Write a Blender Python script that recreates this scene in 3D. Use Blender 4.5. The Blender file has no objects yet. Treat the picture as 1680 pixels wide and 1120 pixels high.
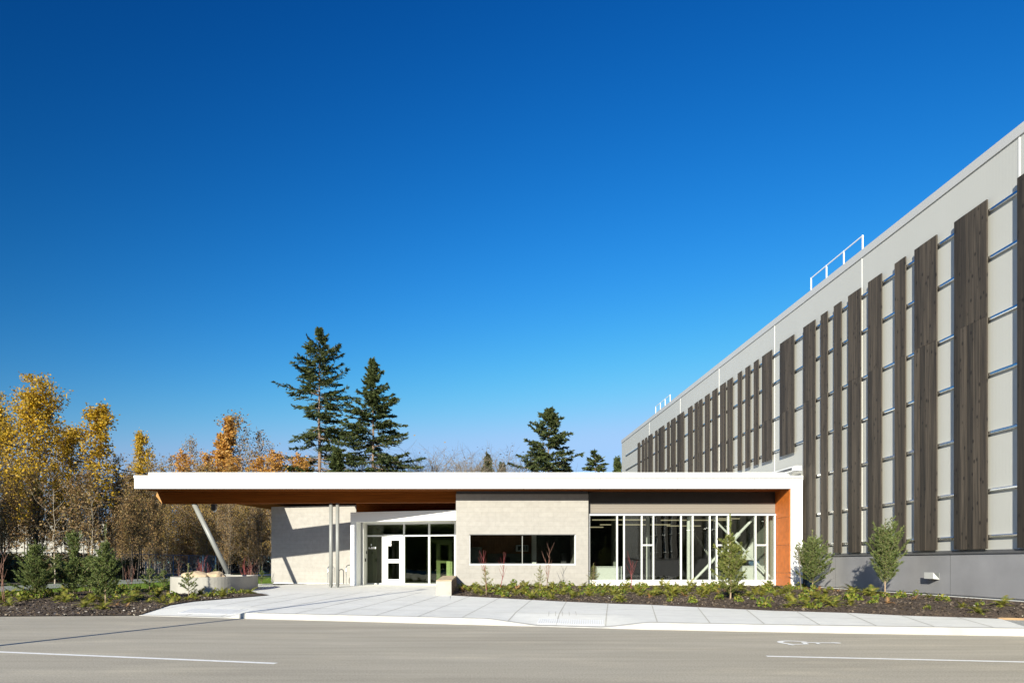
import bpy, math, random
import numpy as np
from mathutils import Vector, noise
C = bpy.context
scn = C.scene
# ---------------------------------------------------------------- camera, sky, sun, exposure
HC = 1.45            # camera height over the asphalt
F = 1120.0           # focal length in photo pixels (24 mm on 36 mm, 1680 px wide)
CX, CY = 766.0, 922.6
cam_d = bpy.data.cameras.new("camera"); cam = bpy.data.objects.new("camera", cam_d)
scn.collection.objects.link(cam); scn.camera = cam
cam.location = (0, 0, HC); cam.rotation_euler = (math.radians(90), 0, 0)
cam_d.lens = 24; cam_d.sensor_width = 36; cam_d.shift_x = (840-CX)/1680; cam_d.shift_y = (CY-560)/1680
cam_d.clip_start = .1; cam_d.clip_end = 6000
SUNV = Vector((-.41, -1, .385)).normalized()          # towards the sun
SEL = math.asin(SUNV.z); SAZ = math.atan2(SUNV.x, SUNV.y)
w = bpy.data.worlds.new("World"); scn.world = w; w.use_nodes = True
nt = w.node_tree; bg = nt.nodes["Background"]
sky = nt.nodes.new("ShaderNodeTexSky"); sky.sky_type = 'NISHITA'; sky.sun_disc = False
sky.sun_elevation = SEL; sky.sun_rotation = SAZ
sky.air_density = 1.15; sky.dust_density = 0.25; sky.ozone_density = 3.2
gam = nt.nodes.new("ShaderNodeGamma"); gam.inputs[1].default_value = 1.42      # clear polarised autumn sky
hsv = nt.nodes.new("ShaderNodeHueSaturation"); hsv.inputs['Saturation'].default_value = 1.12
hsv.inputs['Value'].default_value = .5; hsv.inputs['Hue'].default_value = .5
nt.links.new(sky.outputs[0], gam.inputs[0]); nt.links.new(gam.outputs[0], hsv.inputs['Color'])
sep = nt.nodes.new("ShaderNodeSeparateColor"); com = nt.nodes.new("ShaderNodeCombineColor"); nt.links.new(hsv.outputs[0], sep.inputs[0])
EXPO = 1.06
for i_, (g_, p_) in enumerate(((2.3, 1.8), (.93, .96), (1.08, .66))):      # polarising filter: each channel's response
    k_ = .13*2**.62
    a_ = nt.nodes.new("ShaderNodeMath"); a_.operation = 'POWER'; a_.inputs[1].default_value = p_; nt.links.new(sep.outputs[i_], a_.inputs[0])
    b_ = nt.nodes.new("ShaderNodeMath"); b_.operation = 'MULTIPLY'; b_.inputs[1].default_value = g_*k_**p_/(.13*2**EXPO); nt.links.new(a_.outputs[0], b_.inputs[0])
    m_ = nt.nodes.new("ShaderNodeMath"); m_.operation = 'SMOOTH_MIN'; lim = (.42, .69, 1.08)[i_]/(.13*2**EXPO)
    m_.inputs[1].default_value = lim; m_.inputs[2].default_value = (.5, .35, .25)[i_]*lim; nt.links.new(b_.outputs[0], m_.inputs[0])
    nt.links.new(m_.outputs[0], com.inputs[i_])
tcw = nt.nodes.new("ShaderNodeTexCoord"); dt = nt.nodes.new("ShaderNodeVectorMath"); dt.operation = 'DOT_PRODUCT'; dt.inputs[1].default_value = SUNV
nt.links.new(tcw.outputs['Generated'], dt.inputs[0])
def wm(op, a, b=None, c=None):
    n_ = nt.nodes.new("ShaderNodeMath"); n_.operation = op
    for k_, v_ in enumerate((a, b, c)):
        if v_ is None: continue
        if isinstance(v_, (int, float)): n_.inputs[k_].default_value = v_
        else: nt.links.new(v_, n_.inputs[k_])
    return n_.outputs[0]
c2_ = wm('MULTIPLY', dt.outputs['Value'], dt.outputs['Value']); pol = wm('DIVIDE', wm('SUBTRACT', 1., c2_), wm('ADD', 1., c2_))   # Rayleigh polarisation, strongest 90 degrees from the sun
fac_ = wm('SUBTRACT', 1., wm('MULTIPLY', pol, .62))
vm = nt.nodes.new("ShaderNodeVectorMath"); vm.operation = 'SCALE'; nt.links.new(com.outputs[0], vm.inputs[0]); nt.links.new(fac_, vm.inputs['Scale'])
nt.links.new(vm.outputs[0], bg.inputs[0]); bg.inputs[1].default_value = 0.13
sd = bpy.data.lights.new("sun", 'SUN'); sun = bpy.data.objects.new("sun", sd); scn.collection.objects.link(sun)
sd.energy = 4.3; sd.angle = math.radians(.53); sd.color = (1, .95, .80)
sun.rotation_euler = SUNV.to_track_quat('Z', 'Y').to_euler()
scn.view_settings.view_transform = 'Standard'; scn.view_settings.look = 'None'
scn.view_settings.exposure = EXPO; scn.view_settings.gamma = 1
scn.render.resolution_x = 1024; scn.render.resolution_y = 682

# ---------------------------------------------------------------- helpers
def XZ(px, py, Y):   # photo pixel at depth Y -> world x, z
    return (px-CX)/F*Y, HC+(CY-py)/F*Y
def lerp(pts, x):
    if x <= pts[0][0]: return pts[0][1]
    for (a, b), (c, d) in zip(pts, pts[1:]):
        if x <= c: return b+(d-b)*(x-a)/(c-a) if c > a else d
    return pts[-1][1]
def tag(o, label=None, cat=None, group=None, kind=None):
    if label: o['label'] = label
    if cat: o['category'] = cat
    if group: o['group'] = group
    if kind: o['kind'] = kind
    return o
def link(o, parent=None):
    scn.collection.objects.link(o)
    if parent: o.parent = parent
    return o
def empty(name, loc, label, cat, group=None, rz=0):
    o = bpy.data.objects.new(name, None); o.location = loc; o.rotation_euler = (0, 0, rz)
    o.empty_display_size = .3
    link(o); return tag(o, label, cat, group)

class MB:
    """collects geometry in world coordinates; build() links ONE mesh (local to its parent's origin)"""
    def __init__(s): s.v = []; s.f = []; s.m = []
    def quad(s, *p, m=0):
        n = len(s.v); s.v += [tuple(q) for q in p]; s.f.append(tuple(range(n, n+len(p)))); s.m.append(m); return s
    def box(s, x0, x1, y0, y1, z0, z1, m=0):
        if x0 > x1: x0, x1 = x1, x0
        if y0 > y1: y0, y1 = y1, y0
        if z0 > z1: z0, z1 = z1, z0
        n = len(s.v)
        s.v += [(x0,y0,z0),(x1,y0,z0),(x1,y1,z0),(x0,y1,z0),(x0,y0,z1),(x1,y0,z1),(x1,y1,z1),(x0,y1,z1)]
        for f in ((0,3,2,1),(4,5,6,7),(0,1,5,4),(1,2,6,5),(2,3,7,6),(3,0,4,7)):
            s.f.append(tuple(n+i for i in f)); s.m.append(m)
        return s
    def prism(s, poly, z0, z1, m=0):
        """poly counter-clockwise in plan; z0,z1 numbers or lists per vertex"""
        k = len(poly); n = len(s.v)
        za = z0 if isinstance(z0, (list, tuple)) else [z0]*k
        zb = z1 if isinstance(z1, (list, tuple)) else [z1]*k
        s.v += [(p[0], p[1], za[i]) for i, p in enumerate(poly)]+[(p[0], p[1], zb[i]) for i, p in enumerate(poly)]
        s.f.append(tuple(n+i for i in reversed(range(k)))); s.m.append(m)
        s.f.append(tuple(n+k+i for i in range(k))); s.m.append(m)
        for i in range(k):
            j = (i+1) % k; s.f.append((n+i, n+j, n+k+j, n+k+i)); s.m.append(m)
        return s
    def tube(s, pts, rad, n=8, m=0, cap=True):
        pts = [Vector(p) for p in pts]
        if not isinstance(rad, (list, tuple)): rad = [rad]*len(pts)
        base = len(s.v); prev = None
        for i, p in enumerate(pts):
            d = (pts[min(i+1, len(pts)-1)]-pts[max(i-1, 0)])
            if d.length < 1e-9: d = Vector((0,0,1))
            d.normalize()
            if prev is None:
                a = d.cross(Vector((0,0,1)))
                if a.length < .05: a = d.cross(Vector((1,0,0)))
            else: a = prev-d*prev.dot(d)
            a.normalize(); b = d.cross(a); prev = a
            for k in range(n):
                t = 2*math.pi*k/n
                s.v.append(tuple(p+(a*math.cos(t)+b*math.sin(t))*rad[i]))
        for i in range(len(pts)-1):
            for k in range(n):
                k2 = (k+1) % n
                s.f.append((base+i*n+k, base+i*n+k2, base+(i+1)*n+k2, base+(i+1)*n+k)); s.m.append(m)
        if cap:
            s.f.append(tuple(base+k for k in reversed(range(n)))); s.m.append(m)
            e = base+(len(pts)-1)*n; s.f.append(tuple(e+k for k in range(n))); s.m.append(m)
        return s
    def build(s, name, mats, parent=None, smooth=False, bevel=0):
        if not isinstance(mats, (list, tuple)): mats = [mats]
        me = bpy.data.meshes.new(name)
        off = Vector((0,0,0))
        if parent is not None:
            q = parent
            while q is not None: off += q.location; q = q.parent
        me.from_pydata([(v[0]-off.x, v[1]-off.y, v[2]-off.z) for v in s.v], [], s.f)
        for mt in mats: me.materials.append(mt)
        if len(mats) > 1: me.polygons.foreach_set("material_index", s.m)
        if smooth: me.polygons.foreach_set("use_smooth", [True]*len(s.f))
        me.update()
        o = bpy.data.objects.new(name, me); link(o, parent)
        if bevel:
            b = o.modifiers.new("bevel", 'BEVEL'); b.width = bevel; b.segments = 2; b.limit_method = 'ANGLE'
        return o

def np_mesh(name, V, k, mat, smooth=False):
    """V: (N*k,3) vertices, each consecutive k form one face"""
    me = bpy.data.meshes.new(name); n = len(V); nf = n//k
    me.vertices.add(n); me.vertices.foreach_set("co", np.asarray(V, np.float32).ravel())
    me.loops.add(n); me.loops.foreach_set("vertex_index", np.arange(n, dtype=np.int32))
    me.polygons.add(nf); me.polygons.foreach_set("loop_start", np.arange(0, n, k, dtype=np.int32))
    me.update(calc_edges=True); me.materials.append(mat)
    return me
def leaf_quads(P, size, rng, flat=.0, aspect=1.5):
    n = len(P)
    u = rng.normal(size=(n,3)); u[:,2] *= (1-flat); u /= np.linalg.norm(u, axis=1)[:,None]+1e-9
    v = rng.normal(size=(n,3)); v -= u*np.sum(u*v, axis=1)[:,None]; v /= np.linalg.norm(v, axis=1)[:,None]+1e-9
    s = (size*rng.uniform(.6, 1.3, n))[:,None]
    u = u*s*.5*aspect; v = v*s*.5
    return np.stack([P-u, P-v*.9, P+u, P+v*.9], 1).reshape(-1, 3)
def needles(P, D, L, wd, rng, spread=.9):
    """thin triangles leaving P, around direction D"""
    n = len(P)
    r = rng.normal(size=(n,3)); r -= D*np.sum(r*D, axis=1)[:,None]; r /= np.linalg.norm(r, axis=1)[:,None]+1e-9
    d = D*rng.uniform(.35, 1, n)[:,None]+r*spread*rng.uniform(.6, 1.1, n)[:,None]; d /= np.linalg.norm(d, axis=1)[:,None]
    s = np.cross(d, rng.normal(size=(n,3))); s /= np.linalg.norm(s, axis=1)[:,None]+1e-9
    l = (L*rng.uniform(.7, 1.2, n))[:,None]
    return np.stack([P-s*wd*.5, P+s*wd*.5, P+d*l], 1).reshape(-1, 3)

# ---------------------------------------------------------------- materials
def newmat(name):
    m = bpy.data.materials.new(name); m.use_nodes = True
    return m, m.node_tree, m.node_tree.nodes["Principled BSDF"]
def mat(name, col, rough=.6, var=.12, scale=3., metal=0, bump=0, bscale=40., stretch=(1,1,1), col2=None, spec=.5, detail=6, island=0):
    m, t, b = newmat(name); N = t.nodes; L = t.links
    tc = N.new("ShaderNodeTexCoord"); mp = N.new("ShaderNodeMapping"); mp.inputs['Scale'].default_value = stretch
    L.new(tc.outputs['Object'], mp.inputs[0])
    nz = N.new("ShaderNodeTexNoise"); nz.inputs['Scale'].default_value = scale; nz.inputs['Detail'].default_value = detail
    L.new(mp.outputs[0], nz.inputs[0])
    cr = N.new("ShaderNodeValToRGB"); cr.color_ramp.elements[0].position = .3; cr.color_ramp.elements[1].position = .7
    c2 = col2 if col2 else tuple(min(1, c*(1+var)) for c in col); c1 = col if col2 else tuple(c*(1-var) for c in col)
    cr.color_ramp.elements[0].color = (*c1, 1); cr.color_ramp.elements[1].color = (*c2, 1)
    L.new(nz.outputs[0], cr.inputs[0]); out = cr.outputs[0]
    if island:
        g = N.new("ShaderNodeNewGeometry"); h = N.new("ShaderNodeHueSaturation")
        mr = N.new("ShaderNodeMapRange"); mr.inputs[3].default_value = 1-island; mr.inputs[4].default_value = 1+island
        L.new(g.outputs['Random Per Island'], mr.inputs[0]); L.new(mr.outputs[0], h.inputs['Value'])
        L.new(out, h.inputs['Color']); out = h.outputs[0]
    L.new(out, b.inputs['Base Color'])
    b.inputs['Roughness'].default_value = rough; b.inputs['Metallic'].default_value = metal
    b.inputs['Specular IOR Level'].default_value = spec
    if bump:
        n2 = N.new("ShaderNodeTexNoise"); n2.inputs['Scale'].default_value = bscale; n2.inputs['Detail'].default_value = 4
        L.new(mp.outputs[0], n2.inputs[0]); bp = N.new("ShaderNodeBump"); bp.inputs['Strength'].default_value = bump
        bp.inputs['Distance'].default_value = .02
        L.new(n2.outputs[0], bp.inputs['Height']); L.new(bp.outputs[0], b.inputs['Normal'])
    return m
def leafmat(name, cols, trans=.35, rough=.6):
    m, t, b = newmat(name); N = t.nodes; L = t.links
    g = N.new("ShaderNodeNewGeometry"); cr = N.new("ShaderNodeValToRGB"); e = cr.color_ramp.elements
    e[0].position = 0; e[0].color = (*cols[0], 1); e[1].position = 1; e[1].color = (*cols[-1], 1)
    for i, c in enumerate(cols[1:-1]):
        k = e.new((i+1)/(len(cols)-1)); k.color = (*c, 1)
    L.new(g.outputs['Random Per Island'], cr.inputs[0])
    L.new(cr.outputs[0], b.inputs['Base Color']); b.inputs['Roughness'].default_value = rough
    b.inputs['Specular IOR Level'].default_value = .25
    tr = N.new("ShaderNodeBsdfTranslucent"); L.new(cr.outputs[0], tr.inputs[0])
    mx = N.new("ShaderNodeMixShader"); mx.inputs[0].default_value = trans
    out = N["Material Output"]; L.new(b.outputs[0], mx.inputs[1]); L.new(tr.outputs[0], mx.inputs[2]); L.new(mx.outputs[0], out.inputs[0])
    return m
def glassmat(name, tint, refl=.09):
    m, t, b = newmat(name); N = t.nodes; L = t.links; N.remove(b)
    tr = N.new("ShaderNodeBsdfTransparent"); tr.inputs[0].default_value = (*tint, 1)
    gl = N.new("ShaderNodeBsdfGlossy"); gl.inputs['Roughness'].default_value = .004
    lw = N.new("ShaderNodeFresnel"); lw.inputs[0].default_value = 1.52
    mu = N.new("ShaderNodeMath"); mu.operation = 'MULTIPLY'; mu.inputs[1].default_value = refl/.042
    L.new(lw.outputs[0], mu.inputs[0]); mu.use_clamp = True
    nz = N.new("ShaderNodeTexNoise"); nz.inputs['Scale'].default_value = .7; tc = N.new("ShaderNodeTexCoord")
    L.new(tc.outputs['Object'], nz.inputs[0]); bp = N.new("ShaderNodeBump"); bp.inputs['Strength'].default_value = .12; bp.inputs['Distance'].default_value = .02
    L.new(nz.outputs[0], bp.inputs['Height']); L.new(bp.outputs[0], gl.inputs['Normal'])
    mx = N.new("ShaderNodeMixShader"); L.new(mu.outputs[0], mx.inputs[0]); L.new(tr.outputs[0], mx.inputs[1]); L.new(gl.outputs[0], mx.inputs[2])
    L.new(mx.outputs[0], N["Material Output"].inputs[0]); return m

M = {}
M['white'] = mat('white_metal', (.80,.80,.79), .45, .02, .6)
M['coping'] = mat('coping_metal', (.50,.50,.49), .45, .03, .5)
M['frame'] = mat('white_frame', (.66,.67,.67), .4, .02, 1)
M['off'] = mat('white_panel', (.72,.71,.68), .5, .03, .8)
M['panel'] = None
M['conc'] = mat('grey_concrete', (.265,.262,.272), .8, .12, .9, bump=.15, bscale=9, detail=8)
M['pale_conc'] = mat('pale_concrete', (.34,.325,.29), .85, .10, 2.2, bump=.25, bscale=14, detail=8)
M['dark'] = mat('dark_metal', (.05,.05,.055), .5, .1)
M['flash'] = mat('dark_flashing', (.10,.10,.105), .5, .08)
M['galv'] = mat('galvanised', (.78,.81,.83), .2, .05, 6, metal=1)
M['painted'] = mat('painted_steel', (.23,.235,.225), .45, .04, 3)
M['black'] = mat('black_plastic', (.015,.015,.015), .5, .1)
M['orange'] = mat('orange_panel', (.47,.125,.016), .55, .16, 5, detail=10)
M['soffit'] = mat('brown_wood', (.185,.052,.006), .75, .3, 3, stretch=(.35,14,14), detail=5, spec=.12)
M['endwood'] = mat('cut_wood', (.50,.26,.09), .7, .15, 6)
M['inner'] = mat('interior_wall', (.24,.25,.21), .8, .05, 1)
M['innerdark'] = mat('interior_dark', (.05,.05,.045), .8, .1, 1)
M['floor'] = mat('interior_floor', (.22,.22,.20), .3, .08, 1)
M['olive'] = mat('olive_wall', (.13,.14,.07), .8, .1, 1)
M['desk'] = mat('white_laminate', (.66,.665,.64), .4, .02, 2)
M['cabinet'] = mat('brown_cabinet', (.30,.13,.05), .5, .2, 3, stretch=(8,8,.6))
M['road'] = None
M['leaflitter'] = mat('leaf_litter', (.06,.045,.025), .9, .4, 3, bump=.6, bscale=12)
M['lawn'] = mat('lawn', (.075,.125,.018), .9, .25, 4, bump=.9, bscale=30)
M['gravel'] = mat('gravel', (.33,.33,.31), .9, .4, 22, bump=.5, bscale=40)
M['rock'] = mat('sandstone', (.48,.37,.24), .9, .2, 3, bump=.5, bscale=6)
M['farroad'] = mat('back_road', (.27,.265,.26), .9, .06, 2)
M['paint'] = mat('road_paint', (.90,.89,.85), .7, .09, 9, detail=8)
M['joint'] = mat('joint', (.47,.45,.39), .9, .15, 4)
M['barkdark'] = mat('dark_bark', (.055,.045,.035), .9, .35, 4, stretch=(6,6,.8))
M['barkgrey'] = mat('grey_bark', (.24,.20,.155), .9, .25, 4, stretch=(6,6,.8))
M['barkpale'] = mat('pale_bark', (.34,.29,.22), .9, .2, 4, stretch=(6,6,.8))
M['barkfir'] = mat('fir_bark', (.20,.14,.10), .9, .25, 4, stretch=(6,6,.8))
M['redtwig'] = mat('red_stem', (.22,.045,.045), .6, .3, 8)
M['browntwig'] = mat('brown_stem', (.20,.10,.07), .7, .3, 8)
M['stem'] = mat('young_bark', (.33,.24,.16), .8, .2, 9)
M['fir'] = leafmat('fir_needles', [(.034,.052,.018),(.065,.088,.026),(.12,.135,.04),(.045,.072,.034)], .25)
M['spruce'] = leafmat('spruce_needles', [(.065,.10,.028),(.12,.165,.045),(.20,.235,.065),(.08,.13,.05)], .25)
M['spruceyel'] = leafmat('olive_needles', [(.10,.14,.03),(.17,.205,.045),(.26,.27,.06),(.08,.12,.035)], .3)
M['yellow'] = leafmat('yellow_leaves', [(.50,.32,.022),(.68,.43,.02),(.58,.37,.04),(.28,.19,.025),(.70,.46,.07),(.42,.30,.025),(.18,.14,.03)], .45)
M['orangeleaf'] = leafmat('orange_leaves', [(.55,.27,.05),(.62,.36,.08),(.42,.19,.04),(.55,.36,.13)], .4)
M['brownleaf'] = leafmat('brown_leaves', [(.18,.10,.04),(.27,.165,.07),(.12,.075,.035),(.36,.24,.10),(.16,.14,.045)], .3)
M['golden'] = leafmat('golden_brown_leaves', [(.22,.13,.04),(.38,.24,.06),(.14,.10,.03),(.46,.30,.07),(.10,.10,.03)], .3)
M['undergrowth'] = leafmat('understory', [(.06,.055,.02),(.11,.085,.035),(.05,.06,.02),(.16,.105,.045)], .25)
M['fern'] = leafmat('fern_green', [(.085,.115,.018),(.15,.18,.025),(.25,.25,.04),(.33,.26,.06),(.07,.11,.02)], .3)
M['salal'] = leafmat('leafy_green', [(.06,.10,.018),(.11,.165,.022),(.21,.25,.035),(.30,.24,.05),(.05,.08,.02)], .25, .5)
M['rust'] = leafmat('rusty_frond', [(.30,.14,.05),(.40,.24,.10),(.22,.10,.04)], .3)
M['glass'] = glassmat('clear_glass', (.85,.875,.85), .06)
M['glassdark'] = glassmat('smoky_glass', (.72,.78,.62), .055)
M['steelred'] = mat('pink_tape', (.5,.02,.12), .6)
M['bluesteel'] = mat('blue_grey_steel', (.06,.12,.20), .5, .1)  # on the fences: galvanised steel with the blue of shade in its colour

# ribbed insulated wall panels
m, t, b = newmat('ribbed_panel'); N = t.nodes; L = t.links
tc = N.new("ShaderNodeTexCoord"); sx = N.new("ShaderNodeSeparateXYZ"); L.new(tc.outputs['Object'], sx.inputs[0])
mu = N.new("ShaderNodeMath"); mu.operation = 'MULTIPLY'; mu.inputs[1].default_value = 2*math.pi/.11; L.new(sx.outputs[1], mu.inputs[0])
sn = N.new("ShaderNodeMath"); sn.operation = 'SINE'; L.new(mu.outputs[0], sn.inputs[0])
bp = N.new("ShaderNodeBump"); bp.inputs['Strength'].default_value = .07; bp.inputs['Distance'].default_value = .004
L.new(sn.outputs[0], bp.inputs['Height']); L.new(bp.outputs[0], b.inputs['Normal'])
nz = N.new("ShaderNodeTexNoise"); nz.inputs['Scale'].default_value = .35; mp = N.new("ShaderNodeMapping"); mp.inputs['Scale'].default_value = (1,3,.3)
L.new(tc.outputs['Object'], mp.inputs[0]); L.new(mp.outputs[0], nz.inputs[0])
cr = N.new("ShaderNodeValToRGB"); cr.color_ramp.elements[0].color = (.49,.487,.45,1); cr.color_ramp.elements[1].color = (.52,.517,.48,1)
L.new(nz.outputs[0], cr.inputs[0]); L.new(cr.outputs[0], b.inputs['Base Color']); b.inputs['Roughness'].default_value = .45
M['panel'] = m
# weathered boards
m, t, b = newmat('weathered_boards'); N = t.nodes; L = t.links
tc = N.new("ShaderNodeTexCoord"); mp = N.new("ShaderNodeMapping"); mp.inputs['Scale'].default_value = (18,18,.55)
L.new(tc.outputs['Object'], mp.inputs[0]); g = N.new("ShaderNodeNewGeometry")
ad = N.new("ShaderNodeVectorMath"); ad.operation = 'ADD'; cb = N.new("ShaderNodeCombineXYZ")
ml = N.new("ShaderNodeMath"); ml.operation = 'MULTIPLY'; ml.inputs[1].default_value = 37.; L.new(g.outputs['Random Per Island'], ml.inputs[0])
L.new(ml.outputs[0], cb.inputs[2]); L.new(mp.outputs[0], ad.inputs[0]); L.new(cb.outputs[0], ad.inputs[1])
nz = N.new("ShaderNodeTexNoise"); nz.inputs['Scale'].default_value = 1; nz.inputs['Detail'].default_value = 8; nz.inputs['Roughness'].default_value = .65
L.new(ad.outputs[0], nz.inputs[0])
cr = N.new("ShaderNodeValToRGB"); e = cr.color_ramp.elements; e[0].position = .3; e[0].color = (.013,.0105,.008,1); e[1].position = .74; e[1].color = (.084,.066,.048,1)
L.new(nz.outputs[0], cr.inputs[0])
vo = N.new("ShaderNodeTexVoronoi"); vo.inputs['Scale'].default_value = 1; mp2 = N.new("ShaderNodeMapping"); mp2.inputs['Scale'].default_value = (5,5,3)
L.new(tc.outputs['Object'], mp2.inputs[0]); L.new(mp2.outputs[0], vo.inputs[0])
kr = N.new("ShaderNodeValToRGB"); kr.color_ramp.elements[0].position = .10; kr.color_ramp.elements[0].color = (.22,.2,.18,1); kr.color_ramp.elements[1].position = .22; kr.color_ramp.elements[1].color = (1,1,1,1)
L.new(vo.outputs['Distance'], kr.inputs[0]); mm = N.new("ShaderNodeMix"); mm.data_type = 'RGBA'; mm.blend_type = 'MULTIPLY'; mm.inputs[0].default_value = 1
L.new(cr.outputs[0], mm.inputs[6]); L.new(kr.outputs[0], mm.inputs[7])
h = N.new("ShaderNodeHueSaturation"); mr = N.new("ShaderNodeMapRange"); mr.inputs[3].default_value = .5; mr.inputs[4].default_value = 1.6
L.new(g.outputs['Random Per Island'], mr.inputs[0]); L.new(mr.outputs[0], h.inputs['Value']); L.new(mm.outputs[2], h.inputs['Color'])
L.new(h.outputs[0], b.inputs['Base Color']); b.inputs['Roughness'].default_value = .75
bp = N.new("ShaderNodeBump"); bp.inputs['Strength'].default_value = .4; bp.inputs['Distance'].default_value = .006
L.new(nz.outputs[0], bp.inputs['Height']); L.new(bp.outputs[0], b.inputs['Normal'])
M['boards'] = m
# pale masonry blocks
m, t, b = newmat('pale_blocks'); N = t.nodes; L = t.links
tc = N.new("ShaderNodeTexCoord"); sx = N.new("ShaderNodeSeparateXYZ"); L.new(tc.outputs['Object'], sx.inputs[0])
cb = N.new("ShaderNodeCombineXYZ"); sm = N.new("ShaderNodeMath"); sm.operation = 'ADD'
L.new(sx.outputs[0], sm.inputs[0]); L.new(sx.outputs[1], sm.inputs[1]); L.new(sm.outputs[0], cb.inputs[0]); L.new(sx.outputs[2], cb.inputs[1])
br = N.new("ShaderNodeTexBrick"); br.inputs['Scale'].default_value = 1; br.inputs['Brick Width'].default_value = .61; br.inputs['Row Height'].default_value = .2
br.inputs['Mortar Size'].default_value = .006; br.inputs['Mortar Smooth'].default_value = .3
br.inputs['Color1'].default_value = (.338,.320,.295,1); br.inputs['Color2'].default_value = (.318,.301,.277,1); br.inputs['Mortar'].default_value = (.285,.27,.248,1)
L.new(cb.outputs[0], br.inputs[0])
nz = N.new("ShaderNodeTexNoise"); nz.inputs['Scale'].default_value = 5; nz.inputs['Detail'].default_value = 8; L.new(tc.outputs['Object'], nz.inputs[0])
cr = N.new("ShaderNodeValToRGB"); cr.color_ramp.elements[0].position = .3; cr.color_ramp.elements[0].color = (.9,.9,.9,1); cr.color_ramp.elements[1].position = .7; cr.color_ramp.elements[1].color = (1.04,1.04,1.04,1)
L.new(nz.outputs[0], cr.inputs[0]); mm = N.new("ShaderNodeMix"); mm.data_type = 'RGBA'; mm.blend_type = 'MULTIPLY'; mm.inputs[0].default_value = 1
L.new(br.outputs[0], mm.inputs[6]); L.new(cr.outputs[0], mm.inputs[7]); L.new(mm.outputs[2], b.inputs['Base Color'])
bp = N.new("ShaderNodeBump"); bp.inputs['Strength'].default_value = .35; bp.inputs['Distance'].default_value = .004; bp.invert = True
L.new(br.outputs['Fac'], bp.inputs['Height']); L.new(bp.outputs[0], b.inputs['Normal']); b.inputs['Roughness'].default_value = .85
M['blocks'] = m
M['wallrot'] = m
# horizontally lined metal panel
m, t, b = newmat('lined_metal'); N = t.nodes; L = t.links
tc = N.new("ShaderNodeTexCoord"); wv = N.new("ShaderNodeTexWave"); wv.bands_direction = 'Z'; wv.inputs['Scale'].default_value = 2.6
L.new(tc.outputs['Object'], wv.inputs[0]); bp = N.new("ShaderNodeBump"); bp.inputs['Strength'].default_value = .6; bp.inputs['Distance'].default_value = .008
L.new(wv.outputs[0], bp.inputs['Height']); L.new(bp.outputs[0], b.inputs['Normal']); b.inputs['Base Color'].default_value = (.20,.175,.15,1); b.inputs['Roughness'].default_value = .5
M['lined'] = m
# asphalt: fine stone grain, faint paving-direction streaks, dusty patches
m, t, b = newmat('asphalt'); N = t.nodes; L = t.links
tc = N.new("ShaderNodeTexCoord")
def nzn(scale, stretch=(1,1,1), rot=0, detail=6, rough=.5):
    mp = N.new("ShaderNodeMapping"); mp.inputs['Scale'].default_value = stretch; mp.inputs['Rotation'].default_value = (0,0,rot)
    L.new(tc.outputs['Object'], mp.inputs[0]); n = N.new("ShaderNodeTexNoise"); n.inputs['Scale'].default_value = scale
    n.inputs['Detail'].default_value = detail; n.inputs['Roughness'].default_value = rough; L.new(mp.outputs[0], n.inputs[0]); return n
def ramp(src, p0, c0, p1, c1):
    r = N.new("ShaderNodeValToRGB"); r.color_ramp.elements[0].position = p0; r.color_ramp.elements[0].color = (*c0,1)
    r.color_ramp.elements[1].position = p1; r.color_ramp.elements[1].color = (*c1,1); L.new(src, r.inputs[0]); return r
def mul(a, c):
    q = N.new("ShaderNodeMix"); q.data_type = 'RGBA'; q.blend_type = 'MULTIPLY'; q.inputs[0].default_value = 1
    L.new(a, q.inputs[6]); L.new(c, q.inputs[7]); return q.outputs[2]
base = ramp(nzn(.35, (.5,1.6,1), .22).outputs[0], .3, (.395,.350,.268), .7, (.475,.425,.332)).outputs[0]
st = ramp(nzn(1.1, (.25,3.2,1), .25).outputs[0], .32, (.89,.89,.89), .68, (1.06,1.06,1.06)).outputs[0]
gr = ramp(nzn(38, (1,1,1), 0, 4, .8).outputs[0], .3, (.62,.62,.62), .7, (1.3,1.3,1.3)).outputs[0]
pt = ramp(nzn(.42, (.7,2.0,1), -.2, 5, .65).outputs[0], .52, (1,1,1), .72, (1.22,1.21,1.17)).outputs[0]
L.new(mul(mul(mul(base, st), gr), pt), b.inputs['Base Color']); b.inputs['Roughness'].default_value = .85
bp = N.new("ShaderNodeBump"); bp.inputs['Strength'].default_value = .5; bp.inputs['Distance'].default_value = .006
L.new(nzn(70, detail=3).outputs[0], bp.inputs['Height']); L.new(bp.outputs[0], b.inputs['Normal'])
M['road'] = m
# pavement concrete
m, t, b = newmat('pavement_concrete'); N = t.nodes; L = t.links; tc = N.new("ShaderNodeTexCoord")
base = ramp(nzn(.5, (1,1,1), 0, 5).outputs[0], .3, (.69,.68,.635), .7, (.76,.75,.705)).outputs[0]
st = ramp(nzn(3., (1,1,1), 0, 8, .6).outputs[0], .3, (.93,.93,.93), .7, (1.05,1.05,1.04)).outputs[0]
gr = ramp(nzn(2.2, (.3,5,1), .25, 5, .6).outputs[0], .3, (.95,.95,.95), .7, (1.03,1.03,1.03)).outputs[0]
L.new(mul(mul(base, st), gr), b.inputs['Base Color']); b.inputs['Roughness'].default_value = .85
bp = N.new("ShaderNodeBump"); bp.inputs['Strength'].default_value = .2; bp.inputs['Distance'].default_value = .004
L.new(nzn(60, detail=3).outputs[0], bp.inputs['Height']); L.new(bp.outputs[0], b.inputs['Normal'])
M['walk'] = m
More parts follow.
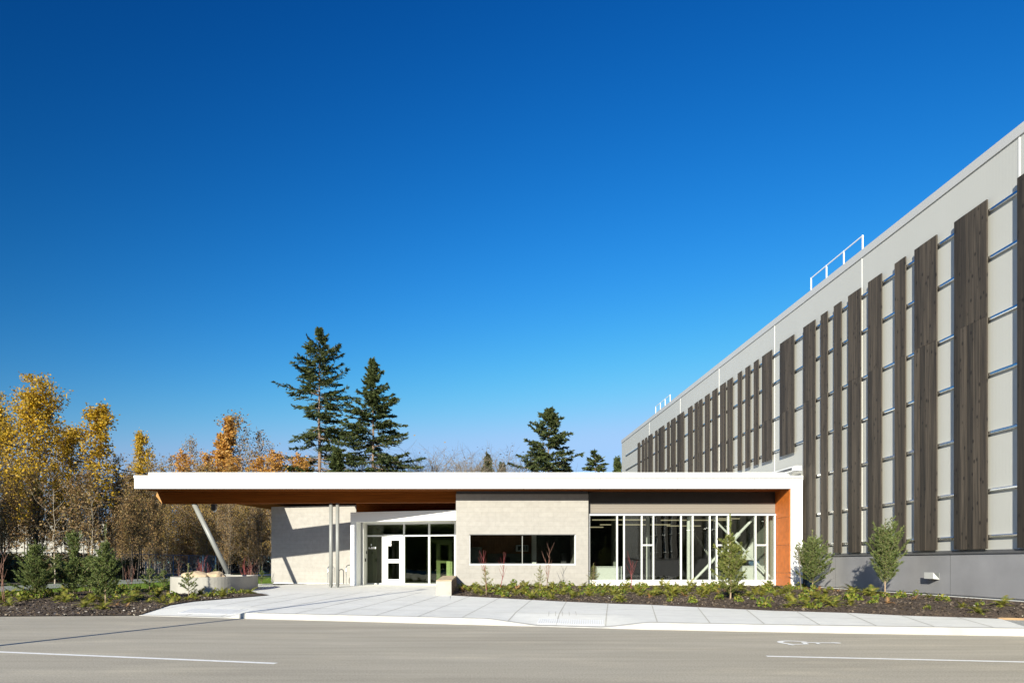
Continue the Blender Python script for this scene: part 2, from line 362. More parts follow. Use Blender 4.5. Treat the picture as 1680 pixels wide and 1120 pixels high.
# bark mulch
m, t, b = newmat('bark_mulch'); N = t.nodes; L = t.links; tc = N.new("ShaderNodeTexCoord")
base = ramp(nzn(1.1, (1,1,1), 0, 6, .7).outputs[0], .3, (.044,.031,.022), .7, (.095,.068,.048)).outputs[0]
vo = N.new("ShaderNodeTexVoronoi"); vo.inputs['Scale'].default_value = 34; L.new(tc.outputs['Object'], vo.inputs[0])
ch = ramp(vo.outputs['Color'], .1, (.55,.52,.5), .95, (1.7,1.6,1.5)).outputs[0]
L.new(mul(base, ch), b.inputs['Base Color']); b.inputs['Roughness'].default_value = .95
bp = N.new("ShaderNodeBump"); bp.inputs['Strength'].default_value = 1; bp.inputs['Distance'].default_value = .05
L.new(nzn(14, detail=6, rough=.7).outputs[0], bp.inputs['Height']); L.new(bp.outputs[0], b.inputs['Normal'])
M['mulch'] = m
m, t, b = newmat('lamp_glow'); b.inputs['Emission Color'].default_value = (1,.85,.5,1); b.inputs['Emission Strength'].default_value = .22; b.inputs['Base Color'].default_value = (.5,.5,.45,1)
M['glow'] = m

# ---------------------------------------------------------------- ground shapes
gl = lambda x: 32.9-.28*(x+4.82)                         # entrance glazing line
wl = lambda x: 35.3-.265*(x+10.05)                       # front line of the left block wall
KERB = [(-60,16),(-30,17.2),(-12.6,18.38),(-9,18.74),(-5.9,17.76),(-2.33,16.74),(-.09,16.05),(3.96,14.84),(6.5,14.28),(7.9,14.03),(11,13.5),(20,12.5),(60,10)]
BEDR = [(-.52,24.0),(2.75,21.1),(4.24,20.06),(5.16,19.65),(7.79,17.6),(9.55,16.87),(10.33,16.2),(12.05,15.4),(14,14.7)]
def hk(x):           # kerb height along the road
    return lerp([(-9,.0),(-6.3,.01),(-5.8,.15),(.5,.15),(1.6,.012),(3.05,.012),(3.95,.15),(60,.15)], x)
def gp(x, y):        # pavement height
    k = lerp(KERB, x)
    z = min(.42, .15+.019*max(0, y-k))-.016*max(0, -6-x)*(1 if y > 32 else max(0, (y-26)/6))
    return z-(.15-hk(x))*max(0, 1-max(0, y-k)/1.7)
def bed_r(x, y):     # planted bed before the glazing and the big wall
    ye = lerp(BEDR, x); e = gp(min(x, 12), ye)+.0
    ty = (y-ye)/max(.5, 29-ye)
    xe = lerp([(b_, a_) for a_, b_ in reversed(BEDR)], y); tx = (x-xe)/max(.3, 14-xe)
    t_ = max(0, min(1, max(ty, tx)))
    zz = e+(.47-e)*t_**.8
    return zz+.035*noise.noise(Vector((x*1.1, y*1.1, 0)))*min(1, 6*t_*(1-t_)+.1)
def bed_l(x, y):
    z = lerp([(17,-.01),(18.75,.005),(25,.26),(32,.31),(60,.30)], y)
    if x > -9: z = max(z, gp(x, y)+.015)
    return z+.03*noise.noise(Vector((x*.9, y*.9, 3)))*(1 if y > 19.2 and x < -9.3 else .3)
def terrain(x, y): return lerp([(17,.0),(18.5,.02),(25,.24),(32,.27),(60,.30),(200,.4)], y)

def ruled(name, xs, near, far, n, zf, mt, kind='structure', smooth=True):
    mb = MB()
    V = []
    for x in xs:
        a, c = near(x), far(x)
        for j in range(n+1):
            y = a+(c-a)*j/n; V.append((x, y, zf(x, y)))
    mb.v = V; R = n+1
    for i in range(len(xs)-1):
        for j in range(n):
            mb.f.append((i*R+j, (i+1)*R+j, (i+1)*R+j+1, i*R+j+1)); mb.m.append(0)
    o = mb.build(name, mt, smooth=smooth); o['kind'] = kind; return o
def fr(a, b_, step):
    n = max(1, int(round((b_-a)/step))); return [a+(b_-a)*i/n for i in range(n+1)]

MB().quad((-2500,-2500,-.04),(2500,-2500,-.04),(2500,2500,-.04),(-2500,2500,-.04)).build('ground', M['leaflitter'])['kind'] = 'structure'
ruled('road', fr(-60,60,.5), lambda x: -45, lambda x: lerp(KERB, x)+.01, 1, lambda x, y: 0., M['road'], smooth=False)
# pavement and entrance plaza: one slab with its kerb
mb = MB()
def far_walk(x): return 36.6 if x < -.54 else lerp(BEDR, x)
def sheet(mb, xs, near, far, n, zf, m=0):
    b0 = len(mb.v); R = n+1
    for x in xs:
        a, c = near(x), far(x)
        for j in range(R):
            y = a+(c-a)*(j/n)**1.5; mb.v.append((x, y, zf(x, y)))
    for i in range(len(xs)-1):
        for j in range(n):
            mb.f.append((b0+i*R+j, b0+(i+1)*R+j, b0+(i+1)*R+j+1, b0+i*R+j+1)); mb.m.append(m)
KW = .15
sheet(mb, fr(-9,-.54,.2), lambda x: lerp(KERB, x)+KW, far_walk, 26, gp)
sheet(mb, fr(-.54,12.0,.2), lambda x: max(lerp(KERB, x)+KW, 13.6+(x-11.2)*2.15), lambda x: lerp(BEDR, x)+.03, 20, gp)
mb.quad((-13,24,.2),(-9,24,.24),(-9,36.6,.35),(-13,36.6,.30))
mb.build('pavement', M['walk'], smooth=True)['kind'] = 'structure'
# kerb
mb = MB(); xs = fr(-9.0,40,.2); rows = []
for x in xs:
    y = lerp(KERB, x); z = max(.016, hk(x))
    rows.append([(x, y-.012, -.01), (x, y, z-.015), (x, y+.015, z+.001), (x, y+KW, gp(x, y+KW)+.003), (x, y+KW+.004, -.01)])
for r in rows: mb.v += r
for i in range(len(rows)-1):
    for j in range(4): mb.f.append((i*5+j, (i+1)*5+j, (i+1)*5+j+1, i*5+j+1)); mb.m.append(0)
mb.f.append((0,1,2,3,4)); mb.m.append(0)
mb.build('kerb', mat('kerb_concrete', (.40,.39,.365), .85, .10, 2.6, bump=.3, bscale=20, detail=8))['kind'] = 'structure'
# joints scored in the pavement
mb = MB()
def strip(p0, p1, wd, zf, n=14, dz=.004, m=0):
    d = Vector((p1[0]-p0[0], p1[1]-p0[1], 0)); nrm = Vector((-d.y, d.x, 0)).normalized()*wd*.5
    for i in range(n):
        a = Vector((p0[0],p0[1],0))+d*(i/n); c = Vector((p0[0],p0[1],0))+d*((i+1)/n)
        q = [a-nrm, c-nrm, c+nrm, a+nrm]
        mb.quad(*[(v.x, v.y, zf(v.x, v.y)+dz) for v in q], m=m)
x = -7.6
while x < 11.3:
    y0 = lerp(KERB, x)+KW+.01; s = lerp([(-8,.17),(2,.19),(8,.34),(12,.36)], x)
    y1 = y0
    while y1 < 35 and (x+s*(y1-y0) < -.56 or y1 < lerp(BEDR, x+s*(y1-y0))-.06): y1 += .1
    if x < -1.6: y1 = min(y1, 26)
    strip((x, y0), (x+s*(y1-y0), y1), .026, gp)
    x += 1.07
for off in (1.72, 3.35, 5.2):
    xs = fr(-6.5, 11, .5)
    for a, c in zip(xs, xs[1:]):
        ya, yc = lerp(KERB, a)+off, lerp(KERB, c)+off
        if yc < (lerp(BEDR, c) if c > -.5 else 99)-.1: strip((a, ya), (c, yc), .018, gp, 2)
strip((-8.9, 19.6), (-.6, 30.5), .02, gp, 30)
for k in range(5):                                     # grooves above the ramp
    strip((2.0+k*.17, 16.72), (2.12+k*.17, 17.6), .012, gp, 6)
mb.build('pavement_joints', M['joint'])['kind'] = 'structure'
# raised ribs of the tactile strips
def tactile(x0, x1, off0, off1, nr):
    mb = MB()
    for i in range(nr):
        xa = x0+(x1-x0)*i/nr; xb = xa+(x1-x0)/nr*.62
        y0 = lerp(KERB, xa)+off0; y1 = y0+off1
        P = [(xa,y0),(xb,y0-.02),(xb+.11,y1-.02),(xa+.11,y1)]
        z = [gp(*p) for p in P]
        mb.prism(P, [q-.01 for q in z], [q+.009 for q in z])
    o = mb.build('tactile_paving', M['white']); return o
tag(tactile(1.63, 3.1, .28, .6, 30), 'white ribbed tactile strip in the dropped kerb in front of the long planted bed', 'tactile paving', 'tactile strips')
tag(tactile(-8.0, -6.2, .5, .7, 30), 'white ribbed tactile strip in the dropped kerb left of the entrance plaza', 'tactile paving', 'tactile strips')
# beds, lawn, back road
NL = [(-40,16.9),(-30,17.2),(-12.6,18.38),(-9,18.74),(-8.72,21.7),(-7.15,24.6)]
FL = [(-40,22.5),(-17,24.5),(-15,29.5),(-13,31),(-11,30.8),(-9.1,29.5),(-8.7,26.8),(-7.15,24.65)]
xs = sorted(set(fr(-40,-9,.4)+fr(-9,-8.72,.04)+fr(-8.72,-7.15,.1)))
ruled('mulch_bed_left', xs, lambda x: lerp(NL, x), lambda x: lerp(FL, x), 26, lambda x, y: bed_l(x, y)+.012, M['mulch'])
ruled('mulch_bed_right', fr(-.5,14,.2), lambda x: lerp(BEDR, x), lambda x: 29.4, 50, lambda x, y: bed_r(x, y), M['mulch'])
ruled('mulch_bed_edge', fr(14,14.1,.1), lambda x: 14.7, lambda x: 29.4, 2, lambda x, y: .45, M['mulch'])
ruled('lawn', fr(-60,-9.2,.6), lambda x: lerp(FL, x)-.05 if x < -13 else 30, lambda x: 80, 30, lambda x, y: terrain(x, y)-.02, M['lawn'])
cl = [(-60,13),(-45,16.8),(-30,22),(-21,27),(-20.3,39),(-21,48),(-19.5,60),(-16.5,75),(-10,95)]
mb = MB(); P = []
for i, (x, y) in enumerate(cl):
    a = Vector(cl[max(0,i-1)]); c = Vector(cl[min(len(cl)-1,i+1)]); d = (c-a).normalized(); nn = Vector((-d.y, d.x))*2.1
    P.append(((x+nn.x, y+nn.y), (x-nn.x, y-nn.y)))
for i in range(len(P)-1):
    for k in range(6):
        u, v = k/6, (k+1)/6
        mixp = lambda A, B, s: (A[0]+(B[0]-A[0])*s, A[1]+(B[1]-A[1])*s)
        q = [mixp(P[i][0],P[i+1][0],u), mixp(P[i][1],P[i+1][1],u), mixp(P[i][1],P[i+1][1],v), mixp(P[i][0],P[i+1][0],v)]
        mb.quad(*[(p[0], p[1], terrain(*p)+.03) for p in q])
mb.build('back_road', M['farroad'])['kind'] = 'structure'
mb = MB()
mb.quad((-120,20,.1),(-24,34,.30),(-24,79,.33),(-120,140,.36)); mb.quad((-24,79,.33),(60,79,.33),(60,160,.36),(-120,160,.36))
mb.build('forest_floor', M['leaflitter'])['kind'] = 'structure'
ruled('gravel', fr(11.1,16,.2), lambda x: lerp(KERB, x)+KW, lambda x: lerp(BEDR, x)+.02 if x < 14 else 14.8, 6, lambda x, y: .145+.012*(y-13.5), M['gravel'])
o = MB().prism([(12.0,15.40),(14.05,14.65),(14.05,14.69),(12.0,15.44)], .12, .215).build('timber_edging', mat('dull_timber', (.30,.19,.10), .8, .2))
tag(o, 'thin pale timber edging between the gravel corner and the mulch bed', 'edging')
ruled('gravel_strip', fr(-10.6,-8.2,.3), lambda x: wl(x)-.9+.2*math.sin(x*3), lambda x: wl(x)+.1, 3, lambda x, y: gp(x, y)+.02, M['gravel'])
# parking paint
def line(p0, p1, wd, label):
    d = (Vector(p1)-Vector(p0)); n = Vector((-d.y, d.x)).normalized()*wd*.5
    q = [Vector(p0)-n, Vector(p1)-n, Vector(p1)+n, Vector(p0)+n]
    o = MB().quad(*[(v.x, v.y, .004) for v in q]).build('parking_line', M['paint']); tag(o, label, 'road marking', 'painted parking lines')
line((4.65,10.59), (9.6,9.72), .12, 'thin white painted line on the asphalt at the right')
line((-12.0,12.25), (-2.75,9.83), .12, 'thin white painted line on the asphalt at the lower left')
# wheelchair emblem painted flat (bottom of the emblem at the left, facing the viewer)
mb = MB(); O = Vector((5.66, 12.42)); U = Vector((.985,-.17)); W = Vector((-.17,-.985))   # u along the emblem's height, w to its front
EZ = [.004]
def ep(u, v): p = O+U*u+W*v; return (p.x, p.y, EZ[0])
def seg(pts, wd):
    for (a, c) in zip(pts, pts[1:]):
        a = Vector(a); c = Vector(c); d = (c-a).normalized(); n = Vector((-d.y, d.x))*wd*.5; a = a-d*wd*.2; c = c+d*wd*.2
        EZ[0] += .0002; mb.quad(ep(*(a-n)), ep(*(a+n)), ep(*(c+n)), ep(*(c-n)))
arc = [(.30+.27*math.cos(t), -.02+.30*math.sin(t)) for t in [math.radians(v) for v in range(150, 365, 12)]]
arc = [(.31-.27*math.sin(math.radians(v)), .02-.30*math.cos(math.radians(v))) for v in range(-50, 150, 10)]
seg(arc, .10); seg([(.92,-.06),(.44,-.02)], .10); seg([(.44,-.02),(.42,.22)], .08); seg([(.42,.22),(.10,.34)], .075); seg([(.10,.34),(.14,.43)], .07); seg([(.66,-.04),(.64,.18)], .06)
EZ[0] += .0002; mb.quad(*[ep(1.0+.085*math.cos(t), -.06+.085*math.sin(t)) for t in [2*math.pi*k/16 for k in range(16)]])
tag(mb.build('wheelchair_symbol', M['paint']), 'white wheelchair emblem painted on the asphalt above the right parking line', 'road marking')

# ---------------------------------------------------------------- the big building at the right
XW = 14.0
big = empty('warehouse', (XW, 30, 0), 'tall long pale grey building with dark weathered wood strips across its side', 'building')
ZT = HC+11.06
MB().box(XW, 44, -4, 61.7, 1.74, ZT-.27).build('wall', M['panel'], big)
MB().box(XW-.012, 43.9, -3.9, 61.6, .53, 1.7).build('concrete_base', M['conc'], big)
MB().box(XW+.03, 43.8, -3.8, 61.5, -.1, .53).build('footing', M['off'], big)
for y in (1.4, 7.5, 13.65, 19.75, 25.9): MB().box(XW-.014, XW-.0, y-.006, y+.006, .53, 1.7).build('base_joint', M['flash'], big)
MB().box(XW-.05, XW+.02, -4.02, 61.72, 1.70, 1.80).build('flashing', M['flash'], big)
MB().box(XW-.035, 44.05, -4.05, 61.75, ZT-.27, ZT).build('coping', M['coping'], big)
for y in (3.5, 10.4, 17.3, 24.2, 31.07, 37.9, 44.8, 52.4):
    MB().box(XW-.010, XW, y-.028, y+.028, 1.80, ZT-.27).build('joint_cover', M['off'], big)
XP = 13.87
strips = [(1668,1735),(1564.5,1618.6),(1499.4,1536),(1467,1484.9),(1423.4,1445.7),(1391,1411.4),(1367.3,1379.6),(1346,1357),(1317.5,1336.8),
 (1279,1302),(1249.7,1265.8),(1236,1243.8),(1222.3,1230),(1209.7,1216.4),(1192.9,1201.4),(1180.9,1190),(1168,1176.3),(1156,1163.6),(1146,1151.3),
 (1139,1144.5),(1128.3,1135.3),(1110.6,1121.3),(1100.3,1107.3),(1093.8,1097.7),(1080,1088.9),(1074.3,1077.8),(1063,1069.5),(1057.8,1061),(1052.5,1056),(1045.7,1049.2)]
ys = [(XP*F/(b_-CX), XP*F/(a_-CX)) for a_, b_ in strips]
ys += [(14.0,14.8),(12.2,13.2),(10.6,11.2),(8.4,9.6),(6.6,7.3),(4.4,5.6)]
rnd = random.Random(5)
for i, (y0, y1) in enumerate(ys):
    n = max(1, int(round((y1-y0)/.245))); bw = (y1-y0)/n; low = 1.82 if y1 < 28.6 else HC+.339*XP
    mb = MB(); zj = HC+.474*XP; zt = HC+.6985*XP
    for k in range(n):
        a, c = y0+k*bw+.003, y0+(k+1)*bw-.003; dx = rnd.uniform(0, .008)
        mb.box(XP+dx, XP+.045, a, c, low, zj-.003)
        mb.box(XP+.002+rnd.uniform(0, .008), XP+.045, a, c, zj+.003, zt)
    mb.build('wood_strip', M['boards'], big)
for zr, ya in ((.674, 60.), (.584, 60.), (.467, 60.), (.361, 60.), (.249, 28.4), (.1387, 28.4), (.0507, 28.4)):
    z = HC+zr*13.93; mb = MB()
    mb.prism([(13.925,4),(13.99,4),(13.99,ya),(13.925,ya)], z-.042, z+.042)
    mb.build('rail', M['galv'], big, bevel=.02)
for yy in ((24.5,25.72,26.96,28.16), (47.7,48.9,50.1,51.35)):
    mb = MB()
    for y in yy: mb.box(14.18, 14.22, y-.02, y+.02, ZT-.02, HC+.827*14.2)
    mb.box(14.185, 14.215, yy[0], yy[-1], HC+.827*14.2-.04, HC+.827*14.2-.005)
    mb.build('guard_rail', M['white'], big)
# wall vent with a sloping hood
yv = 20.4; xh = XW-.012; z0 = HC-.385
mb = MB(); h0, h1 = z0-.09, z0+.10; xf = xh-.19
mb.v += [(xf,yv-.2,h1),(xf,yv-.2,h0),(xh,yv-.2,h0-.02),(xf,yv+.2,h1),(xf,yv+.2,h0),(xh,yv+.2,h0-.02)]
mb.f += [(0,2,1),(3,4,5),(0,1,4,3),(0,3,5,2),(1,2,5,4)]; mb.m += [0]*5
v = mb.build('vent_hood', M['coping'], big)
MB().box(xh-.012, xh+.001, yv-.19, yv+.19, h0-.01, h1-.02).build('vent_flange', M['painted'], v)

# ---------------------------------------------------------------- the low entrance building
low = empty('entrance_building', (0, 29, 0), 'low entrance building with a long white roof edge, pale block walls and tall glazing', 'building')
H = HC
Zs = H+3.04; Zf = H+3.565; Zc = H+3.795
def beamY(x): return 29.87+.211*(x+12.76)
# plan of the roof: the left part is turned about 14 degrees and has an open well behind its front strip
YS = 29.62
A = [(-13.6,28),(13.75,28),(13.75,44),(-6.0,44),(-5.85,wl(-5.85)-.65),(-6.75,YS),(-11.13,YS),(-13.2,YS)]
AL = [(-13.2,YS+.001),(-11.13,YS+.001),(-9.93,wl(-9.93)-.65),(-9.2,44),(-10.2,44)]
AB = [(-9.92,wl(-9.92)-.65),(-5.86,wl(-5.86)-.65),(-6.01,44),(-9.19,44)]
roof = MB().prism(A, Zs+.02, Zf-.1).build('roof', M['white'], low)
# fascia: long lower band, a dark strip coloured as its shadow line, cap
mb = MB(); mb.box(-13.62, 13.28, 27.96, 28.0, Zs-.005, Zf-.135)
fas = mb.build('fascia', M['white'], low)
for px in (351,479.5,605,732,859,985,1111,1237):
    x = (px-CX)/F*28; MB().box(x-.014, x+.014, 27.957, 27.961, Zs, Zf-.135).build('fascia_joint', M['painted'], fas)
MB().box(-13.60, 13.74, 27.97, 27.999, Zf-.135, Zf-.10).build('shadow_strip', M['flash'], low)
MB().prism([(-13.64,27.94),(13.76,27.94),(13.76,28.2),(-13.64,28.2)], Zf-.10, Zf).build('roof_edge', M['white'], low)
MB().prism([(-13.6,28.2),(-13.2,28.2),(-9.9,43.9),(-10.25,43.9)], Zf-.10, Zf).build('roof_edge', M['white'], low)
Ai = [(-13.42,28.75),(13.7,28.75),(13.7,44),(-6.0,44),(-5.85,wl(-5.85)-.65),(-6.75,YS),(-13.2,YS)]
MB().prism(Ai, Zf-.1, Zc).build('parapet', M['white'], low)
MB().prism(AL, Zs, Zc-.02).build('roof_arm', [M['soffit']], low)
MB().prism(AB, Zs, Zc-.05).build('back_roof', [M['soffit']], low)
# soffit and beam
S = [(-13.6,28.0),(13.3,28.0),(13.3,29.45),(5.2,29.45),(-.45,29.45),(-.45,YS),(-13.2,YS)]
MB().prism(S, Zs, Zs+.02).build('soffit', M['soffit'], low)
S2 = [(-6.75,YS),(-.45,YS),(-.45,43.9),(-6.0,43.9),(-5.85,wl(-5.85)-.65)]
MB().prism(S2, Zs, Zs+.019).build('inner_soffit', M['soffit'], low)
mb = MB(); yb0, yb1 = 29.3, 29.6; zb0, zb1 = H+2.53, H+2.59
bl = [(-13.06,yb0,zb0), (-.45,yb0,zb1), (-.45,yb1,zb1), (-12.98,yb1,zb0)]
tl = [(-13.28,yb0,Zs-.002), (-.45,yb0,Zs-.002), (-.45,yb1,Zs-.002), (-13.22,yb1,Zs-.002)]
mb.v = bl+tl; mb.f = [(0,3,2,1),(4,5,6,7),(0,1,5,4),(1,2,6,5),(2,3,7,6),(3,0,4,7)]; mb.m = [0]*6
mb.build('beam', M['soffit'], low)
# sunlit cut end of the beam
MB().quad((-13.07,yb0-.004,zb0+.005),(-13.29,yb0-.004,Zs-.02),(-13.42,yb0+.16,Zs-.16),(-13.19,yb0+.22,zb0+.005)).build('beam_end', M['endwood'], low)
# right hand upright and its orange lining
MB().box(13.28, 13.75, 28.0-.04, 28.35, .45, Zf-.135).build('end_pier', M['white'], low)
MB().box(13.285, 13.72, 28.355, 44, .45, Zs+.02).build('side_wall', M['off'], low)
mb = MB(); zz = [H-.98]+[H+(CY-y)/F*28.6 for y in (939.2, 893.5, 848.5)]+[Zs]
for a, c in zip(zz, zz[1:]): mb.box(13.245, 13.281, 28.02, 29.36, a+.006, c-.006)
mb.build('orange_lining', M['orange'], low)
mb = MB().box(13.45, 13.75, 28.02, 44, Zc, H+3.98); up = mb.build('side_upstand', M['white'], low)
MB().box(13.44, 13.455, 28.25, 34, Zc+.03, H+3.93).build('slot', M['flash'], up)
# centre block wall with window opening
xa, _ = XZ(748, 0, 29); xb = XZ(965.3, 0, 29)[0]; zt = H+(CY-810)/F*29
wx0, wz1 = XZ(770, 875.8, 29); wx1, wz0 = XZ(944.5, 926.5, 29)
mb = MB(); Yb = 29.0; Yc = 29.3
for bx in ((xa,wx0,.3,zt),(wx1,xb,.3,zt),(wx0,wx1,.3,wz0),(wx0,wx1,wz1,zt)):
    mb.box(bx[0], bx[1], Yb, Yc, bx[2], bx[3])
mb.box(xa, xa+.3, Yc, 44, .3, zt); mb.box(xb-.3, xb, Yc, 35, .3, zt)
cw = mb.build('block_wall', M['blocks'], low)
MB().box(xa+.02, xb-.02, 29.04, 29.3, zt, Zs-.002).build('wall_cap', M['dark'], low)
mb = MB(); mb.box(xa-.0, xb, 29.012, 29.25, .27, .32); 
# window in the block wall
wf = MB(); fw = .045; fy0, fy1 = 29.10, 29.2
wf.box(wx0, wx1, 28.985, fy1, wz0, wz0+.06); wf.box(wx1-.035, wx1, 29.01, fy1, wz0+.06, wz1-.03); wf.box(wx0, wx0+.035, 29.03, fy1, wz0+.06, wz1-.03)
mx_ = XZ(857.3, 0, 29)[0]
wn = wf.build('window', M['frame'], low)
MB().box(wx0, wx1, 29.0, fy1, wz1-.03, wz1-.001).build('head_flashing', M['flash'], wn)
MB().box(mx_-.014, mx_+.014, 29.11, fy1, wz0+.061, wz1-.031).build('mullion', M['painted'], wn); fw = .035
MB().box(wx0+fw, wx1-fw, 29.14, 29.155, wz0+.06, wz1-.03).build('pane', M['glass'], wn)
# left block wall
LW = [(-10.12,wl(-10.12)),(-5.51,wl(-5.51)),(-4.9,36.4),(-6.1,43.9),(-8.3,43.9)]
MB().prism(LW, .44, H+2.885).build('block_wall', M['wallrot'], low)
MB().prism([(-10.05,wl(-10.05)+.03),(-5.56,wl(-5.56)+.03),(-4.95,36.4),(-6.1,43.8),(-8.2,43.8)], .1, .44).build('footing', M['off'], low)
# paired posts under the beam, inclined post
for px in (543, 553.7):
    y = 29.45; x = (px-CX)/F*y; g0 = gp(x, y)
    p = MB().tube([(x,y,g0+.06),(x,y,H+2.57)], .078, 20).build('post', M['painted'], low, smooth=False)
    for f_ in p.data.polygons: f_.use_smooth = len(f_.vertices) == 4
    mb = MB().box(x-.11, x+.11, y-.11, y+.11, g0-.01, g0+.012); mb.tube([(x,y,g0+.01),(x,y,g0+.07)], .05, 12); mb.box(x-.012, x+.012, y-.1, y+.1, g0+.01, g0+.12)
    mb.build('post_foot', M['painted'], p)
pt, pb = XZ(318, 825, 29.45), XZ(374.5, 940, 29.45)
p = MB().tube([(pt[0],29.45,pt[1]+.0),(pb[0],29.45,pb[1])], .105, 24).build('inclined_post', M['painted'], low)
for f_ in p.data.polygons: f_.use_smooth = len(f_.vertices) == 4
mb = MB().box(pb[0]-.15, pb[0]+.15, 29.3, 29.6, pb[1]-.06, pb[1]-.03); mb.box(pb[0]-.012, pb[0]+.012, 29.35, 29.55, pb[1]-.04, pb[1]+.08); mb.build('post_foot', M['painted'], p)
# rain spout hanging from the roof arm
sx_, sz_ = XZ(351, 825, 30.5)
mb = MB().box(sx_-.09, sx_+.09, 30.4, 30.6, sz_-.32, sz_+.35); sp = mb.build('rain_spout', M['dark'], low)
MB().tube([(sx_-.02,30.5,sz_-.38),(sx_+.05,30.5,sz_-.36),(sx_+.10,30.5,sz_-.27)], .035, 8).build('spout_lip', M['white'], sp)
# ---- entrance recess, turned like the left wall
ND = Vector((.28, 1)).normalized()                        # into the building
def hit(px, f):                                           # where the sight line of a photo column meets a plan line y = f(x)
    k = (px-CX)/F; x = -3.
    for _ in range(40): x = k*f(x)
    return Vector((x, f(x)))
def seg_g(mb, a, c, o0, o1, z0, z1, f=gl):
    A_, C_ = hit(a, f), hit(c, f); P = [A_+ND*o0, C_+ND*o0, C_+ND*o1, A_+ND*o1]
    return mb.prism([tuple(p) for p in P], H+z0, H+z1)
hl = lambda x: 29.95+.29*(-.53-x)                         # front line of the header
ha, hb = hit(575, hl), Vector((-.468, hl(-.468)))
MB().prism([tuple(ha), tuple(hb), (-.468, 32.2), tuple(ha+ND*1.75)], H+1.87, H+2.31).build('entrance_header', M['white'], low)
j = hit(653, hl); MB().prism([tuple(j-ND*.003), tuple(j-ND*.003+Vector((.012,-.0035))), tuple(j+ND*.01+Vector((.012,-.0035))), tuple(j+ND*.01)], H+1.88, H+2.30).build('header_joint', M['off'], low)
MB().prism([(-5.4,33.3),(-.47,31.9),(-.47,32.1),(-5.4,33.5)], H+2.31, Zs-.001).build('bulkhead', M['soffit'], low)
pa_, pb_ = hit(575, lambda x: hl(x)+.03), hit(584.6, lambda x: hl(x)+.03)
MB().prism([tuple(pa_), tuple(pb_), tuple(pb_+ND*.7), tuple(pa_+ND*.7)], .3, H+1.869).build('entrance_pier', M['white'], low)
q0 = pb_+ND*.5+Vector((.07,0)); q1 = hit(601.6, gl)+ND*.06
MB().prism([tuple(q0), tuple(q0+Vector((.05,0))), tuple(q1+Vector((.02,0))), tuple(q1-Vector((.06,0)))], .3, H+1.868).build('side_panel', M['off'], low)
def onside(t, z, w_, h_, name, mt):
    p = (q0+Vector((.05,0))).lerp(q1+Vector((.02,0)), t); d_ = (q1-q0).normalized(); n_ = Vector((d_.y, -d_.x))
    a_ = p-n_*.005; MB().prism([tuple(a_), tuple(a_+n_*.035), tuple(a_+n_*.035+d_*w_), tuple(a_+d_*w_)], H+z, H+z+h_).build(name, mt, low)
onside(.32, .06, .16, .15, 'intercom', M['black']); onside(.62, .42, .05, .14, 'card_slot', M['black'])
ent = MB()
seg_g(ent, 601.8, 748.5, -.06, .06, -1.075, -.978)
seg_g(ent, 601.8, 627.6, -.06, .06, 1.25, 1.325); seg_g(ent, 664.6, 748.5, -.06, .06, 1.245, 1.322)
for a, c, zb_ in ((662.2,664.7,1.34), (703.2,706.2,-.979), (745.9,748.6,-.979)): seg_g(ent, a, c, -.064, .064, zb_, 1.869)
seg_g(ent, 627.4, 630, -.063, .063, -1.05, 1.34); seg_g(ent, 662, 664.7, -.063, .063, -1.05, 1.34); seg_g(ent, 627.4, 664.7, -.063, .063, 1.262, 1.345)
seg_g(ent, 601.8, 748.5, -.058, .06, 1.82, 1.8685)
ef = ent.build('glazing_frame', M['frame'], low)
dr = MB()
seg_g(dr, 630.1, 636.8, -.035, .02, -1.045, 1.26); seg_g(dr, 655.6, 661.9, -.035, .02, -1.045, 1.26)
for za, zc_ in ((-1.045,-.784), (-.012,.171), (1.063,1.26)): seg_g(dr, 636.8, 655.6, -.035, .02, za, zc_)
door = dr.build('door', M['frame'], low)
seg_g(MB(), 636.8, 655.6, -.012, -.002, -.784, -.012).build('pane', M['glassdark'], door)
seg_g(MB(), 636.8, 655.6, -.012, -.002, .171, 1.063).build('pane', M['glassdark'], door)
hp = hit(633.4, gl); MB().tube([(hp.x, hp.y-.035, H-.03),(hp.x-.02, hp.y-.1, H-.01),(hp.x-.02, hp.y-.1, H+.20),(hp.x, hp.y-.035, H+.22)], .013, 8).build('handle', M['galv'], door)
no = seg_g(MB(), 637, 642.2, -.022, -.014, .95, 1.05).build('notice', M['white'], door)
n2 = seg_g(MB(), 637, 642.2, -.022, -.014, .80, .93).build('notice', M['white'], door)
for oo, zz_ in ((no, 1.02), (no, .975), (n2, .90), (n2, .85)): seg_g(MB(), 638, 641.3, -.0255, -.0225, zz_-.006, zz_+.006).build('print_line', M['steelred'], oo)
for a, c, zl, zh in ((601.8,627.5,-.978,1.25), (601.8,662.2,1.335,1.82), (664.7,703.2,-.978,1.245), (664.7,703.2,1.322,1.82), (706.2,745.9,-.978,1.245), (706.2,745.9,1.322,1.82)):
    seg_g(MB(), a, c, -.006, .004, zl, zh).build('pane', M['glassdark'], ef)
# small white lettering strokes stuck on the side pane (too small to read in the photograph)
mb = MB(); pq = 605.
for k, (wd_, hh) in enumerate(((1.4,.085),(.8,.05),(.8,.03),(.8,.03),(.7,.03),(1.4,.10),(1.2,.08),(1.2,.10),(1.4,.10),(1,.10),(1.4,.10))):
    seg_g(mb, pq, pq+wd_*.85, -.014, -.009, .665, .665+hh); pq += wd_
seg_g(mb, 608.7, 609.9, -.014, -.009, .82, .90)
mb.build('window_lettering', M['white'], ef)
